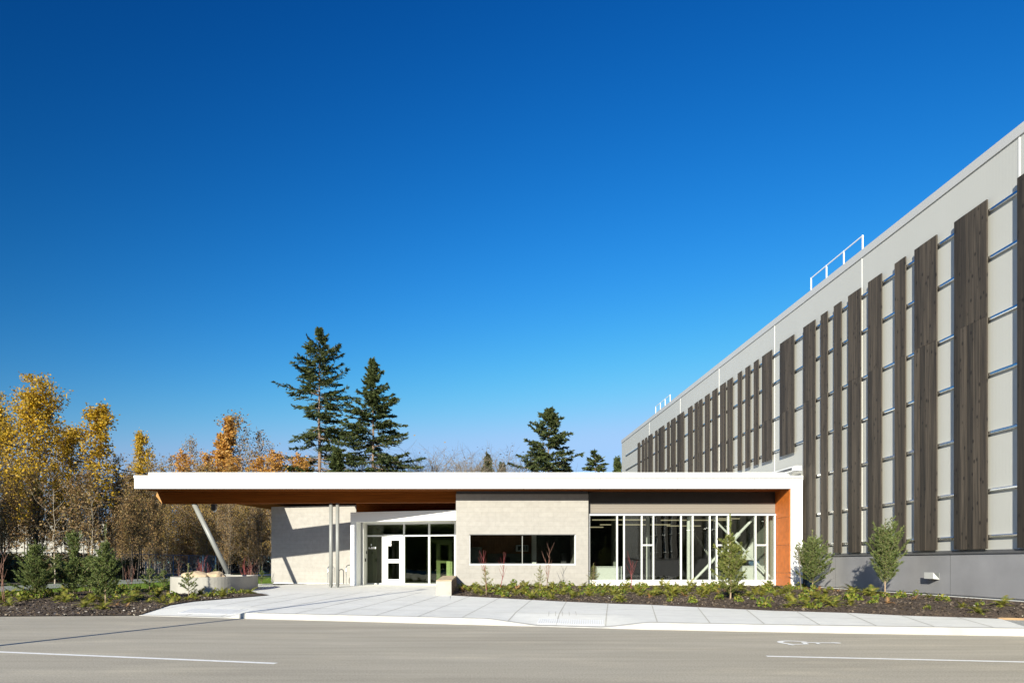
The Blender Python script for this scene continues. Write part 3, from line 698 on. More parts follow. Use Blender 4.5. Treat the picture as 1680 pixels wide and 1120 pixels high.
# vestibule: inner walls, ceiling, inner screen and door
mb = MB(); mb.prism([(-5.0,33.05),(-4.9,33.05),(-4.9,42),(-5.0,42)], .3, H+1.9); mb.box(-5.3, -.75, 42, 42.1, .3, H+1.9); mb.build('inner_wall', M['olive'], low)
MB().prism([(-5.0,gl(-5.0)+.1),(-.47,gl(-.47)+.1),(-.47,42),(-5.0,42)], H+1.8695, H+1.95).build('ceiling', M['inner'], low)
MB().prism([(-5.0,gl(-5.0)+.07),(-.75,gl(-.75)+.07),(-.75,42),(-5.0,42)], .28, .425).build('inner_floor', M['floor'], low)
iy = 35.2; ig = lambda px: (px-CX)/F*iy; iz = lambda py: H+(CY-py)/F*iy
mb = MB()
for a, c in ((700,702),(716,722.5),(736,741.5)): mb.box(ig(a), ig(c), iy-.05, iy+.05, .42, iz(885))
mb.box(ig(700), ig(744.), iy-.052, iy+.05, iz(889), iz(885)); mb.box(ig(722.5), ig(736), iy-.05, iy+.05, iz(923), iz(918.5)); mb.box(ig(722.5), ig(736), iy-.05, iy+.05, .42, iz(948)); mb.box(ig(722.5), ig(736), iy-.05, iy+.05, iz(893), iz(889))
mb.box(-4.85, -4.65, iy-.05, iy+.05, .42, H+1.86)
mb.build('inner_screen', M['inner'], low)
o = MB().box(ig(733), ig(739.3), iy-.6, iy-.1, .43, iz(920)).box(ig(739.8), ig(744.5), iy-.6, iy-.1, .43, iz(920.5)).build('filing_cabinet', M['desk'])
tag(o, 'pale green cabinet standing inside the entrance glass by the inner door', 'cabinet')
e1 = hit(646, gl)+ND*.9; o = MB().box(e1.x-.02, e1.x+.30, e1.y, e1.y+.03, H+1.60, H+1.80).build('hanging_sign', M['inner'], low)
# ---- tall glazing at the right
YR = 29.3
rx = lambda px: (px-CX)/F*YR
rz = lambda py: H+(CY-py)/F*YR
X0, X1 = rx(965.5), rx(1272.6)
MB().box(X0+.02, 13.245, YR+.03, YR+.33, rz(841), rz(824.3)).build('lined_panel', M['lined'], low)
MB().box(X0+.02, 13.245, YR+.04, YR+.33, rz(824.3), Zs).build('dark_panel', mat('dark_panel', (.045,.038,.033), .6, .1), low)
MB().box(X0, X0+.07, YR-.02, YR+.3, rz(845), Zs-.02).build('panel_trim', M['dark'], low)
MB().box(X0, 13.245, YR+.02, YR+.1, rz(842.6), rz(841)).build('panel_trim', M['dark'], low)
MB().box(X0, 13.245, YR-.03, YR+.3, .3, rz(953)).build('sill_wall', M['off'], low)
g = MB(); fy0, fy1 = YR-.06, YR+.09
g.box(X0, 13.24, fy0, fy1, rz(845.3), rz(842.6)); g.box(X0, 13.24, fy0, fy1, rz(953), rz(950.4))
ml_ = [1012.2,1023.6,1052.4,1071.6,1116.9,1135.9,1164,1175.4,1194.4,1239,1258.3,1270.6]
for px in ml_: g.box(rx(px)-.025, rx(px)+.025, fy0-.006, fy1+.004, rz(950.4), rz(845.3))
g.box(X0, X0+.05, fy0-.004, fy1, rz(950.4), rz(845.3))
for a, c in ((1052.4,1071.6),(1175.4,1194.4),(1239,1258.3)): g.box(rx(a)+.025, rx(c)-.025, fy0-.002, fy1, rz(895), rz(892.6))
gf = g.build('glazing_frame', M['frame'], low)
e_ = [965.5+1.9]+ml_
rg = random.Random(3)
for a, c in zip(e_, e_[1:]):
    xa_, xc_ = rx(a)+.025, rx(c)-.025; tl_ = rg.uniform(-.006, .006)
    MB().prism([(xa_,YR+.005+tl_),(xc_,YR+.005-tl_),(xc_,YR+.017-tl_),(xa_,YR+.017+tl_)], rz(950.4), rz(845.3)).build('pane', M['glass'], gf)
# room behind
FZ = .52
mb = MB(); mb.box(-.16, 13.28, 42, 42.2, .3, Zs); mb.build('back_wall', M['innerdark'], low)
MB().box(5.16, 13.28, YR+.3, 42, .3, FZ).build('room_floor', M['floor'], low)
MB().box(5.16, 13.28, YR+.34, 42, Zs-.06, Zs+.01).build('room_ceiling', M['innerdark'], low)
mb = MB(); mb.box(5.15, 5.25, 35, 42, .3, Zs-.06); mb.box(13.2, 13.26, YR+.4, 42, .3, Zs-.06); mb.build('side_lining', M['inner'], low)
for i, (px, y, r, ml2) in enumerate(((1129.6, 29.8, .075, 'desk'), (1063, 31.5, .09, 'desk'), (1008, 34.5, .16, 'inner'), (1168, 36, .12, 'inner'))):
    x = (px-CX)/F*y; MB().tube([(x,y,FZ),(x,y,Zs-.07)], r, 16).build('column', M[ml2], low)
# X brace just inside the glass
def bpt(px, py, y): x_, z_ = XZ(px, py, y); return (x_, y, z_)
br_ = MB(); yb = 29.75
br_.tube([bpt(1169,849,yb), bpt(1267,949,yb)], .045, 10); br_.tube([bpt(1237,849,yb+.1), bpt(1139,951,yb+.1)], .06, 10)
br_.tube([bpt(1199,889,yb), bpt(1212,875,yb)], .10, 10)
br_.build('cross_brace', M['desk'], low)
MB().tube([bpt(1138,872,33), bpt(1172,925,33)], .05, 8).build('cross_brace', M['inner'], low)
mb = MB(); 
for (pa, pb2, py, y) in ((972,1060,852,33),(985,1100,860,35),(1085,1215,852.5,34),(1095,1150,862,38),(965,990,864,37),(1180,1260,850,33)):
    mb.box((pa-CX)/F*y, (pb2-CX)/F*y, y, y+.12, H+(CY-py)/F*y-.03, H+(CY-py)/F*y+.02)
mb.build('ceiling_lamps', M['glow'], low)
mb = MB()
for y in (31.5, 33.5, 36, 38.5): mb.box(5.2, 13.2, y, y+.18, Zs-.35, Zs-.07)
mb.build('ceiling_beams', M['inner'], low)
# partition sloping like a stair side, at the right end of the room
mb = MB(); y = 31.4
q = [XZ(1212,918,y), XZ(1272,918,y), XZ(1272,862,y), XZ(1258,862,y)]
mb.v = [(a[0],y,a[1]) for a in q]+[(a[0],y+.15,a[1]) for a in q]; mb.f = [(0,1,2,3),(7,6,5,4),(0,4,5,1),(1,5,6,2),(2,6,7,3),(3,7,4,0)]; mb.m = [0]*6
mb.build('stair_side', M['off'], low)
# furniture in the room
def deskmk(pa, pb2, py, y, label):
    x0, x1 = (pa-CX)/F*y, (pb2-CX)/F*y; zt_ = H+(CY-py)/F*y
    r = empty('reception_desk', ((x0+x1)/2, y, FZ), label, 'desk')
    MB().box(x0+.03, x1-.03, y+.03, y+.06, FZ+.03, zt_-.03).build('front_panel', M['desk'], r)
    MB().box(x0, x0+.03, y, y+.6, FZ, zt_-.03).build('side_panel', M['desk'], r); MB().box(x1-.03, x1, y, y+.6, FZ, zt_-.03).build('side_panel', M['desk'], r)
    MB().box(x0-.02, x1+.02, y-.02, y+.62, zt_-.03, zt_).build('desk_top', M['desk'], r)
deskmk(979, 1020, 928.5, 29.95, 'pale green white desk behind the left end of the tall glazing')
deskmk(1218, 1268, 927.5, 30.3, 'long white counter inside the right end of the glazing, behind the diagonal brace')
def chair(px, y, label, rot):
    x = (px-CX)/F*y; r = empty('office_chair', (x, y, FZ), label, 'chair', rz=0)
    MB().box(x-.24, x+.24, y-.22, y+.22, FZ+.45, FZ+.52).build('seat', M['bluesteel'], r, bevel=.03)
    MB().prism([(x-.24,y-.22),(x+.24,y-.22),(x+.24,y-.17),(x-.24,y-.17)], FZ+.62, FZ+1.0).build('backrest', M['bluesteel'], r, bevel=.02)
    MB().tube([(x,y,FZ+.08),(x,y,FZ+.45)], .03, 8).build('stem', M['dark'], r)
    mb = MB()
    for k in range(5):
        a = k*1.2566+rot; mb.tube([(x,y,FZ+.09),(x+.27*math.cos(a),y+.27*math.sin(a),FZ+.05)], .02, 6)
    mb.build('base', M['dark'], r)
chair(1234, 31.05, 'dark blue office chair behind the long white counter', .2)
# kitchen behind the small window
KF = FZ
mb = MB(); mb.box(xa+.3, xb-.3, 33.4, 33.5, .3, Zs-.05); kw_ = mb.build('kitchen_wall', M['cabinet'], low)
MB().box(xa+.3, xb-.3, Yc, 33.4, .3, KF).build('kitchen_floor', M['floor'], low)
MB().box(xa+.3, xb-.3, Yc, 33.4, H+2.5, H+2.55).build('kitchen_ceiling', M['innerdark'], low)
kx = lambda px, y: (px-CX)/F*y
o = empty('kitchen_counter', (1.6, 33, KF), 'pale kitchen counter along the back wall behind the long low window', 'counter')
MB().box(kx(775,32.9), kx(872,32.9), 32.9, 33.39, KF, KF+.9).build('cupboard', M['inner'], o); MB().box(kx(774,32.9), kx(873,32.9), 32.86, 33.39, KF+.9, KF+.94).build('counter_top', M['desk'], o)
MB().box(kx(800,32.95), kx(872,32.95), 33.34, 33.39, KF+.94, KF+1.38).build('splashback', M['inner'], o)
y = 33.0; r = empty('microwave', (kx(857,y), y, KF+1.4), 'white microwave oven seen through the middle of the long low window', 'microwave')
za, zb_ = H+(CY-904)/F*y, H+(CY-893.4)/F*y
MB().box(kx(847,y), kx(866.8,y), y, y+.38, za, zb_).build('case', M['white'], r, bevel=.01)
MB().box(kx(849.5,y), kx(860.5,y), y-.012, y-.001, za+.05, zb_-.05).build('door_glass', M['black'], r)
MB().box(kx(862,y), kx(865.5,y), y-.01, y-.001, za+.04, zb_-.04).build('control_panel', M['inner'], r)
MB().box(kx(842,y+.2), kx(872,y+.2), 33.0, 33.39, za-.05, za-.004).build('shelf', M['cabinet'], low)
o = MB().box(kx(772,31.5), kx(791,31.5), 31.5, 32.1, KF, H+(CY-897)/F*31.5).build('fridge', M['inner'], bevel=.02); tag(o, 'grey fridge behind the left end of the long low window', 'fridge')
MB().box(kx(873,32), kx(880,32), 32, 32.3, KF, H+2.5).build('kitchen_pier', M['off'], low)
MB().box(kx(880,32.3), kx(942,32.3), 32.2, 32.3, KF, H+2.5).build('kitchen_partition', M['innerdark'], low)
o = MB().box(kx(921,31.8), kx(930,31.8), 31.9, 32.15, H-.1, H+.45).build('dispenser', M['dark'], bevel=.03); tag(o, 'dark wall dispenser behind the right end of the long low window', 'dispenser')
o = MB().tube([(kx(834,32.8),33,KF+.95),(kx(834,32.8),33,KF+1.02),(kx(834,32.8),33,KF+1.2)], [.1,.11,.07], 12).build('kettle', M['dark']); tag(o, 'small dark kettle on the counter left of the microwave', 'kettle')

# ---------------------------------------------------------------- things in front of the building
r = empty('low_wall', (-.85, 27, .25), 'short pale concrete wall with weathered stone capping beside the entrance bed', 'wall')
MB().prism([(-1.09,24.0),(-.54,24.0),(-.45,28.99),(-1.02,28.99)], .1, .80).build('wall_body', M['pale_conc'], r, bevel=.01)
MB().prism([(-1.08,24.04),(-.535,24.04),(-.445,28.98),(-1.01,28.98)], .803, [.835,.835,.90,.90]).build('stone_cap', M['rock'], r)
MB().prism([(-.538,24.05),(-.525,24.05),(-.437,28.97),(-.45,28.97)], .1, .80).build('side_shade', mat('shade_brown', (.16,.10,.06), .85, .35, 4), r)  # thin sheet: the side's shade, with mulch soil, put into dark brown
# planter
def stadium(cx, cy, rx_, ry_, n=48, p=3.0):
    out = []
    for k in range(n):
        t = 2*math.pi*k/n; c, s = math.cos(t), math.sin(t)
        out.append((cx+rx_*abs(c)**(2/p)*(1 if c >= 0 else -1), cy+ry_*abs(s)**(2/p)*(1 if s >= 0 else -1)))
    return out
r = empty('round_planter', (-10.4, 28.4, .3), 'round pale concrete planter ring at the foot of the leaning post', 'planter')
mb = MB(); out = stadium(-10.42, 28.4, 1.46, 2.45, 72, 2.5); inn = stadium(-10.42, 28.4, 1.3, 2.29, 72, 2.5); n = len(out); zr = .9
mb.v = [(a, b_, .1) for a, b_ in out]+[(a, b_, zr) for a, b_ in out]+[(a, b_, zr) for a, b_ in inn]+[(a, b_, .5) for a, b_ in inn]
for lv in range(3):
    for k in range(n): mb.f.append((lv*n+k, lv*n+(k+1)%n, (lv+1)*n+(k+1)%n, (lv+1)*n+k)); mb.m.append(0)
mb.build('ring', M['pale_conc'], r)
MB().prism(inn, .6, .84).build('gravel_fill', M['gravel'], r)
def rock(name, x, y, z, sx_, sy_, sz_, mt, seed, parent=None):
    rn = random.Random(seed); me = MB(); pts = []
    import bmesh
    bm = bmesh.new(); bmesh.ops.create_icosphere(bm, subdivisions=3, radius=1)
    for v in bm.verts:
        k = 1+.28*noise.noise(v.co*1.3+Vector((seed,0,0)))+.1*noise.noise(v.co*4+Vector((0,seed,0)))
        v.co = Vector((v.co.x*sx_*k, v.co.y*sy_*k, max(-.3, v.co.z)*sz_*k))
    m_ = bpy.data.meshes.new(name); bm.to_mesh(m_); bm.free(); m_.materials.append(mt)
    o = bpy.data.objects.new(name, m_); o.location = (x, y, z); link(o); return o
tag(rock('boulder', -11.15, 28.0, .86, .62, .5, .24, M['rock'], 3), 'flat tan boulder lying in the round planter', 'rock')
tag(rock('boulder', -10.45, 28.4, .86, .45, .5, .22, M['rock'], 7), 'smaller tan boulder in the round planter, right of the flat one', 'rock')
tag(rock('boulder', -11.75, 28.6, .84, .28, .3, .16, mat('grey_stone', (.26,.27,.29), .9, .2, 4), 11), 'small grey stone at the left rim of the round planter', 'rock')
# bike hoops
for i, (px, lab) in enumerate(((543, 'galvanised bike hoop right behind the paired posts'), (560, 'dark galvanised bike hoop between the paired posts and the white pier'), (573, 'galvanised bike hoop beside the white entrance pier'))):
    y = 32.6; x = (px-CX)/F*y; z = gp(x, y); w_ = .12 if i != 1 else .08; h_ = (.78, .62, .82)[i]
    pts = [(x-w_, y-.15, z)]+[(x-w_*math.cos(t), y-.15+.3*(t/math.pi), z+h_+.1*math.sin(t)) for t in [math.pi*k/8 for k in range(9)]]+[(x+w_, y+.15, z)]
    o = MB().tube(pts, .022, 8).build('bike_rack', M['galv'] if i != 1 else M['flash'], smooth=True); tag(o, lab, 'bike rack', 'bike hoops by the entrance')
# lamp post out of the frame at the left; its thin shadow crosses the asphalt and the plaza
r = empty('street_lamp', (-9.05, 9.9, 0), 'slim tall lamp post left of the picture whose thin shadow crosses the asphalt', 'street lamp')
MB().tube([(-9.05,9.9,.5),(-9.05,9.9,7.2)], [.085,.06], 12).build('pole', M['painted'], r)
MB().tube([(-9.05,9.9,0),(-9.05,9.9,.5)], .16, 16).build('pole_base', M['pale_conc'], r)
MB().box(-9.35, -8.95, 9.8, 10.0, 7.2, 7.27).build('lamp_head', M['dark'], r)

# ---------------------------------------------------------------- vegetation generators
def two(name_a, mesh_a, name_b, mesh_b): return [(name_a, mesh_a), (name_b, mesh_b)]
def place(parts, name, loc, label, cat, group=None, rz=0., sc=1., kind=None):
    o = bpy.data.objects.new(name, None); o.empty_display_size = .3
    o.location = loc; o.rotation_euler = (0, 0, rz); o.scale = (sc, sc, sc) if not isinstance(sc, tuple) else sc
    link(o); tag(o, label, cat, group, kind)
    for nm, me in parts:
        c = bpy.data.objects.new(nm, me); link(c, o)
    return o
def mesh_of(mb, name, mt, smooth=True):
    me = bpy.data.meshes.new(name); me.from_pydata(mb.v, [], mb.f); me.materials.append(mt)
    if smooth: me.polygons.foreach_set("use_smooth", [True]*len(mb.f))
    return me
def broadleaf(h, R, base, nl, leaves, lsize, seed, leafm, barkm, prof=None, up=50, twist=.2, trunk=.02, tw=6, topbias=0, stems=1):
    rn = random.Random(seed); rng = np.random.default_rng(seed)
    mb = MB(); tw_pts = []; wts = []
    for s_ in range(stems):
        ox, oy = (0, 0) if stems == 1 else (rn.uniform(-.5,.5), rn.uniform(-.5,.5)); lean = Vector((rn.uniform(-.05,.05)+ox*.12, rn.uniform(-.05,.05)+oy*.12, 1))
        hh = h*(1 if s_ == 0 else rn.uniform(.75,.97)); tp = []
        for i in range(9):
            t = i/8; tp.append(Vector((ox, oy, 0))+lean*hh*t+Vector((rn.gauss(0,.012), rn.gauss(0,.012), 0))*hh*t)
        mb.tube(tp, [max(.012, trunk*hh*.5*(1-i/8.4)) for i in range(9)], 7, cap=False)
        def tpt(t):
            f = t*8; i = min(7, int(f)); return tp[i].lerp(tp[i+1], f-i)
        for i in range(nl):
            t = base+(1-base)*((i+rn.random())/nl)*.97; p0 = tpt(t); az = i*2.4+rn.uniform(-.6,.6)
            pr = prof(t) if prof else math.sin(min(1, (1-t)/(1-base)*1.1+.12)*math.pi*.62)
            Ln = R*pr*rn.uniform(.6,1.15); el = math.radians(up+rn.uniform(-16,16))
            d = Vector((math.cos(az)*math.cos(el), math.sin(az)*math.cos(el), math.sin(el))); pts = [p0]
            for k in range(4):
                d = (d+Vector((rn.gauss(0,twist), rn.gauss(0,twist), rn.gauss(.05,twist*.6)))).normalized(); pts.append(pts[-1]+d*Ln/4)
            r0 = max(.012, trunk*hh*.16*(1-t*.6))
            mb.tube(pts, [r0*(1-.2*k) for k in range(5)], 4, cap=False)
            for k in range(tw):
                s = rn.uniform(.25,1)*3.99; j = int(s); q = pts[j].lerp(pts[j+1], s-j)
                d2 = (d+Vector((rn.gauss(0,.7), rn.gauss(0,.7), rn.gauss(.15,.5)))).normalized(); L2 = Ln*rn.uniform(.15,.38)
                q2 = q+d2*L2; q1 = q.lerp(q2, .5)+Vector((0,0,-.02*L2))
                mb.tube([q, q1, q2], [r0*.35, r0*.25, r0*.12], 3, cap=False)
                n_ = max(1, int(3+L2*4))
                for m_ in range(n_): tw_pts.append(q.lerp(q2, (m_+1)/n_)); wts.append(.12+topbias*t**3 if topbias else 1)
    T = np.array([tuple(p) for p in tw_pts]); wv = np.array(wts)*rng.gamma(.5, 1, len(wts)); wv /= wv.sum()
    P = T[rng.choice(len(T), leaves, p=wv)]+rng.normal(scale=R*.045+.04, size=(leaves,3))
    return [('trunk', mesh_of(mb, 'trunk', barkm)), ('crown', np_mesh('crown', leaf_quads(P, lsize, rng), 4, leafm))]
def conifer(h, R, zb, seed, prof, dens=1., skip=.12, gap=.55, leafm=None, nq=7, droop=.25, qs=(.36,.12)):
    """big fir: whorls of drooping limbs carrying flat sprays of needles"""
    rn = random.Random(seed); rng = np.random.default_rng(seed); mb = MB()
    tp = [Vector((rn.gauss(0,.004)*h*i/8, rn.gauss(0,.004)*h*i/8, h*i/8)) for i in range(9)]
    mb.tube(tp, [h*.0125*(1-i/8.3) for i in range(9)], 8, cap=False)
    PP = []; DD = []; z = zb
    while z < h*.995:
        t = (z-zb)/(h-zb); nb = rn.randint(4, 6)
        for k in range(nb):
            if rn.random() < skip: continue
            az = rn.uniform(0, 6.28); Ln = R*prof(t)*rn.uniform(.5, 1.2)+.06
            el = math.radians(lerp([(0,-12),(.5,5),(.85,28),(1,60)], t)+rn.uniform(-10,10))
            d = Vector((math.cos(az)*math.cos(el), math.sin(az)*math.cos(el), math.sin(el)))
            pts = [Vector((0,0,z+rn.uniform(-.2,.2)))]
            for s in range(5):
                d = (d+Vector((rn.gauss(0,.05), rn.gauss(0,.05), -droop*.16+.11*s*droop))).normalized(); pts.append(pts[-1]+d*Ln/5)
            mb.tube(pts, [max(.012, .011*Ln*(1-.18*s)) for s in range(6)], 4, cap=False)
            m_ = int((4+Ln*4.2)*dens)
            for j in range(m_):
                s = (rn.uniform(.08, 1)**.8)*4.99; i0 = int(s); q = pts[i0].lerp(pts[i0+1], s-i0)
                side = d.cross(Vector((0,0,1))).normalized()*rn.choice((-1,1))
                L2 = min(1.3, .30*Ln*(1.15-s/5)+.25)*rn.uniform(.6,1.1)
                d2 = (side*rn.uniform(.5,1)+d*rn.uniform(.3,.9)+Vector((0,0,rn.uniform(-.5,.15)))).normalized()
                for u in range(nq):
                    PP.append(tuple(q+d2*L2*(u+rn.random())/nq+Vector((0,0,rn.gauss(0,.05))))); DD.append(tuple(d2))
        z += gap*rn.uniform(.75,1.25)*(1-.55*t)
    P = np.array(PP); D = np.array(DD); n = len(P)
    D = D+rng.normal(scale=.35, size=(n,3)); D[:,2] -= .12; D /= np.linalg.norm(D, axis=1)[:,None]
    s = np.cross(D, rng.normal(size=(n,3))); s /= np.linalg.norm(s, axis=1)[:,None]+1e-9
    l = (qs[0]*rng.uniform(.6,1.3,n))[:,None]; w_ = qs[1]*rng.uniform(.6,1.3,n)[:,None]
    V = np.stack([P-D*l*.4, P+s*w_*.5, P+D*l*.6, P-s*w_*.5], 1).reshape(-1,3)
    return [('trunk', mesh_of(mb, 'trunk', M['barkfir'])), ('crown', np_mesh('crown', V, 4, leafm or M['fir']))]
def sapling(h, R, seed, leafm, prof, z0=.12, leader=.12, whorl=.13, nb=6, el0=38, nd=1., nl=.05, nw=.013, bare=0.):
    rn = random.Random(seed); rng = np.random.default_rng(seed); mb = MB()
    hb = h*(1-leader); tp = [Vector((rn.gauss(0,.01), rn.gauss(0,.01), h*i/6)) for i in range(7)]; tp[0] = Vector((0,0,-.08))
    mb.tube(tp, [max(.004, .013*h*.75*(1-i/6.3)) for i in range(7)], 7, cap=False)
    P = []; D = []
    def bristle(a, c, den):
        n = int((c-a).length/.011*den*nd)
        if n < 1: return
        d = (c-a).normalized()
        for i in range(n): P.append(tuple(a.lerp(c, rn.random()))); D.append(tuple(d))
    bristle(Vector((0,0,hb*.9)), Vector((0,0,h)), 1.6)
    z = h*z0
    while z < hb:
        t = (z-h*z0)/(hb-h*z0)
        for k in range(nb):
            az = k*6.283/nb+rn.uniform(-.5,.5); Ln = R*prof(t)*rn.uniform(.5,1.35)+.05; el = math.radians(el0+20*t+rn.uniform(-12,12))
            d = Vector((math.cos(az)*math.cos(el), math.sin(az)*math.cos(el), math.sin(el))); pts = [Vector((0,0,z+rn.uniform(-.05,.05)))]
            for s in range(4):
                d = (d+Vector((rn.gauss(0,.06), rn.gauss(0,.06), .05))).normalized(); pts.append(pts[-1]+d*Ln/4)
            mb.tube(pts, [max(.002, .008*Ln*(1-.2*s)) for s in range(5)], 4, cap=False)
            for s in range(4):
                if s >= bare*4: bristle(pts[s], pts[s+1], 1)
            for j in range(int(3+Ln*11)):
                s = rn.uniform(.22,.97)*3.99; i0 = int(s); q = pts[i0].lerp(pts[i0+1], s-i0)
                side = Vector((-d.y, d.x, 0)).normalized()*rn.choice((-1,1)); L2 = (.34*Ln*(1.2-s/4)+.03)*rn.uniform(.6,1.1)
                q2 = q+(side*.75+d*.75+Vector((0,0,rn.uniform(-.25,.3)))).normalized()*L2
                mb.tube([q, q2], [.003, .0015], 3, cap=False); bristle(q, q2, 1)
        z += whorl*rn.uniform(.8,1.2)
    return [('trunk', mesh_of(mb, 'trunk', M['stem'])), ('crown', np_mesh('crown', needles(np.array(P), np.array(D), nl, nw, rng, .8), 3, leafm))]
def twigs(h, n, seed, mt, spread=.35, forks=4, th=1.):
    rn = random.Random(seed); mb = MB()
    for i in range(n):
        az = rn.uniform(0,6.28); L_ = h*rn.uniform(.65,1); d = Vector((math.cos(az)*spread*rn.uniform(.3,1), math.sin(az)*spread*rn.uniform(.3,1), 1)).normalized()
        p = [Vector((rn.uniform(-.03,.03), rn.uniform(-.03,.03), -.05))]
        for k in range(5):
            d = (d+Vector((rn.gauss(0,.10), rn.gauss(0,.10), .10))).normalized(); p.append(p[-1]+d*L_/5)
        mb.tube(p, [q_*th for q_ in (.013, .011, .0095, .008, .006, .003)], 5, cap=False)
        for k in range(forks):
            s = rn.uniform(.3,.95)*4.99; j = int(s); q = p[j].lerp(p[j+1], s-j); a2 = rn.uniform(0,6.28)
            d2 = Vector((math.cos(a2)*.5, math.sin(a2)*.5, 1)).normalized(); l2 = h*rn.uniform(.12,.3)
            mb.tube([q, q+d2*l2*.5+Vector((0,0,.01)), q+d2*l2+Vector((0,0,.04))], [.006*th,.005*th,.0025*th], 4, cap=False)
    return [('stems', mesh_of(mb, 'stems', mt))]
def fern_mesh(seed, R=.38, n=16, mt=None):
    rn = random.Random(seed); V = []
    for i in range(n):
        az = i*6.283/n+rn.uniform(-.25,.25); L_ = R*rn.uniform(.65,1.25); el = math.radians(rn.uniform(25,75)); p = Vector((0,0,0))
        d = Vector((math.cos(az)*math.cos(el), math.sin(az)*math.cos(el), math.sin(el))); side = Vector((-math.sin(az), math.cos(az), 0))
        m_ = 13
        for k in range(m_):
            p2 = p+d*L_/m_; d = (d+Vector((0,0,-.115))).normalized(); wl = .085*math.sin(math.pi*min(1,(k+1.5)/(m_+1)))*L_/.38+.008
            for sg in (-1,1):
                tip = p2+side*sg*wl+d*wl*.35+Vector((0,0,-.15*wl+rn.uniform(-.006,.006)))
                V += [tuple(p), tuple(p2), tuple(tip)]
            p = p2
    return np_mesh('fern', np.array(V), 3, mt or M['fern'])
def salal_mesh(seed, R=.24, n=95):
    rng = np.random.default_rng(seed); a = rng.uniform(0,6.283,n); r = R*np.sqrt(rng.uniform(0,1,n)); z = rng.uniform(.02,1,n)*(.30*(1-(r/R)**2)+.06)
    lean = rng.normal(scale=.06, size=2); P = np.stack([r*np.cos(a)+lean[0]*z*3, r*np.sin(a)+lean[1]*z*3, z], 1)
    return np_mesh('leafy_plant', leaf_quads(P, .085, rng, .3, 1.25), 4, M['salal'])

# ---------------------------------------------------------------- planted saplings and shrubs
def G(px, py, zf):
    y = 15.
    while y < 60:
        x = (px-CX)/F*y
        if HC-(py-CY)/F*y <= zf(x, y): return x, y, zf(x, y)
        y += .05
    return x, y, zf(x, y)
cone = lambda t: (1-t)**.8
bush = lambda t: .30+.85*math.sin(math.pi*min(1, t*.85+.12))*(1-t*.45)
vase = lambda t: .38+.75*math.sin(math.pi*min(1, t*.7+.05)) *(1-.35*t)
def put(parts, px, py, zf, name, label, cat, ytop=None, h=None, group=None, rz=None, dz=-.03):
    x, y, z = G(px, py, zf); s = 1.
    if ytop is not None: s = (HC+(CY-ytop)/F*y-z)/h
    return place(parts, name, (x, y, z+dz), label, cat, group, rz if rz is not None else px % 6.28, s)
bigA = sapling(2.4, .95, 21, M['spruce'], lambda t: (1-t)**.62*.98+.06, leader=.14, whorl=.13, nb=7, el0=30, z0=.10, nd=1.25, nl=.07, nw=.022)
bigB = sapling(2.4, .85, 22, M['spruce'], lambda t: (.75+.5*math.sin(t*9))*(1-t)**.55, leader=.10, whorl=.14, nb=7, el0=34, z0=.10, nd=1.25, nl=.07, nw=.022)
bigC = sapling(2.6, .75, 23, M['spruce'], lambda t: (1-t)**.7, leader=.24, whorl=.14, nb=7, el0=36, z0=.10, nd=1.25, nl=.07, nw=.022)
G1 = 'young firs in the left bed'
for pr_, px, py, yt, h_, lab in ((bigA, 58, 982, 884, 2.4, 'broad young fir at the left end of the left bed beside a bare stem'),
        (bigB, 121, 978, 868, 2.4, 'tallest bushy young fir in the left mulch bed before the distant building'),
        (bigA, 147, 972, 905, 2.4, 'low bushy young fir between the tallest one and the one with a long bare leader'),
        (bigC, 173, 990, 858, 2.6, 'young fir with a long bare leader shoot in the left mulch bed')):
    put(pr_, px, py, bed_l, 'young_fir', lab, 'young tree', yt, h_, G1)
sm = [sapling(1.2, .42, 31+i, M['spruce'], cone, leader=.28, whorl=.17, nb=5, el0=28, z0=.2, nd=1., nl=.065, nw=.02) for i in range(3)]
for i, (px, py, yt, lab) in enumerate(((246, 968, 916, 'small thin fir sapling left of the shorter one at the back of the left bed'), (269, 966, 922, 'short fir sapling just left of the round planter'),
        (309, 978, 922, 'spindly fir sapling standing in front of the round planter'), (354, 953, 925, 'tiny fir sapling showing above the planter beside the boulders'), (429, 958, 928, 'small fir sapling between the round planter and the left block wall'))):
    put(sm[i % 3], px, py, bed_l if px != 429 else terrain, 'fir_sapling', lab, 'sapling', yt, 1.2, 'small fir saplings')
sr = [sapling(1.2, .34, 41+i, M['spruceyel'], cone, leader=.12, whorl=.14, nb=5, el0=30, z0=.25, nd=.6, nl=.06, nw=.013, bare=.2) for i in range(3)]
put(sr[0], 797, 976, bed_r, 'fir_sapling', 'thin sparse fir sapling below the left end of the long low window', 'sapling', 926, 1.2, 'small fir saplings')
put(sr[1], 886, 970, bed_r, 'fir_sapling', 'thin sparse fir sapling below the right part of the long low window', 'sapling', 924, 1.2, 'small fir saplings')
put(sr[2], 974, 966, bed_r, 'fir_sapling', 'thin green fir sapling at the corner of the block wall and the tall glazing', 'sapling', 922, 1.2, 'small fir saplings')
ba = sapling(2.2, .60, 51, M['spruceyel'], lambda t: lerp([(0,.65),(.2,1.05),(.5,.8),(.8,.36),(1,.1)], t), leader=.26, whorl=.135, nb=7, el0=38, z0=.10, nd=1.1, nl=.06, nw=.02)
put(ba, 1198, 983, bed_r, 'young_fir', 'yellow green young fir before the tall glazing under the white cross brace', 'young tree', 842, 2.2, 'young firs in the right bed')
bb = sapling(2.0, .74, 52, M['spruce'], lambda t: .28+.9*math.sin(math.pi*min(1,.3+t*.55))*(1-t)**.6, leader=.2, whorl=.13, nb=8, el0=32, z0=.12, nd=1.1, nl=.06, nw=.02)
put(bb, 1333, 966, bed_r, 'young_fir', 'round young fir in front of the white end pier of the low building', 'young tree', 868, 2.0, 'young firs in the right bed')
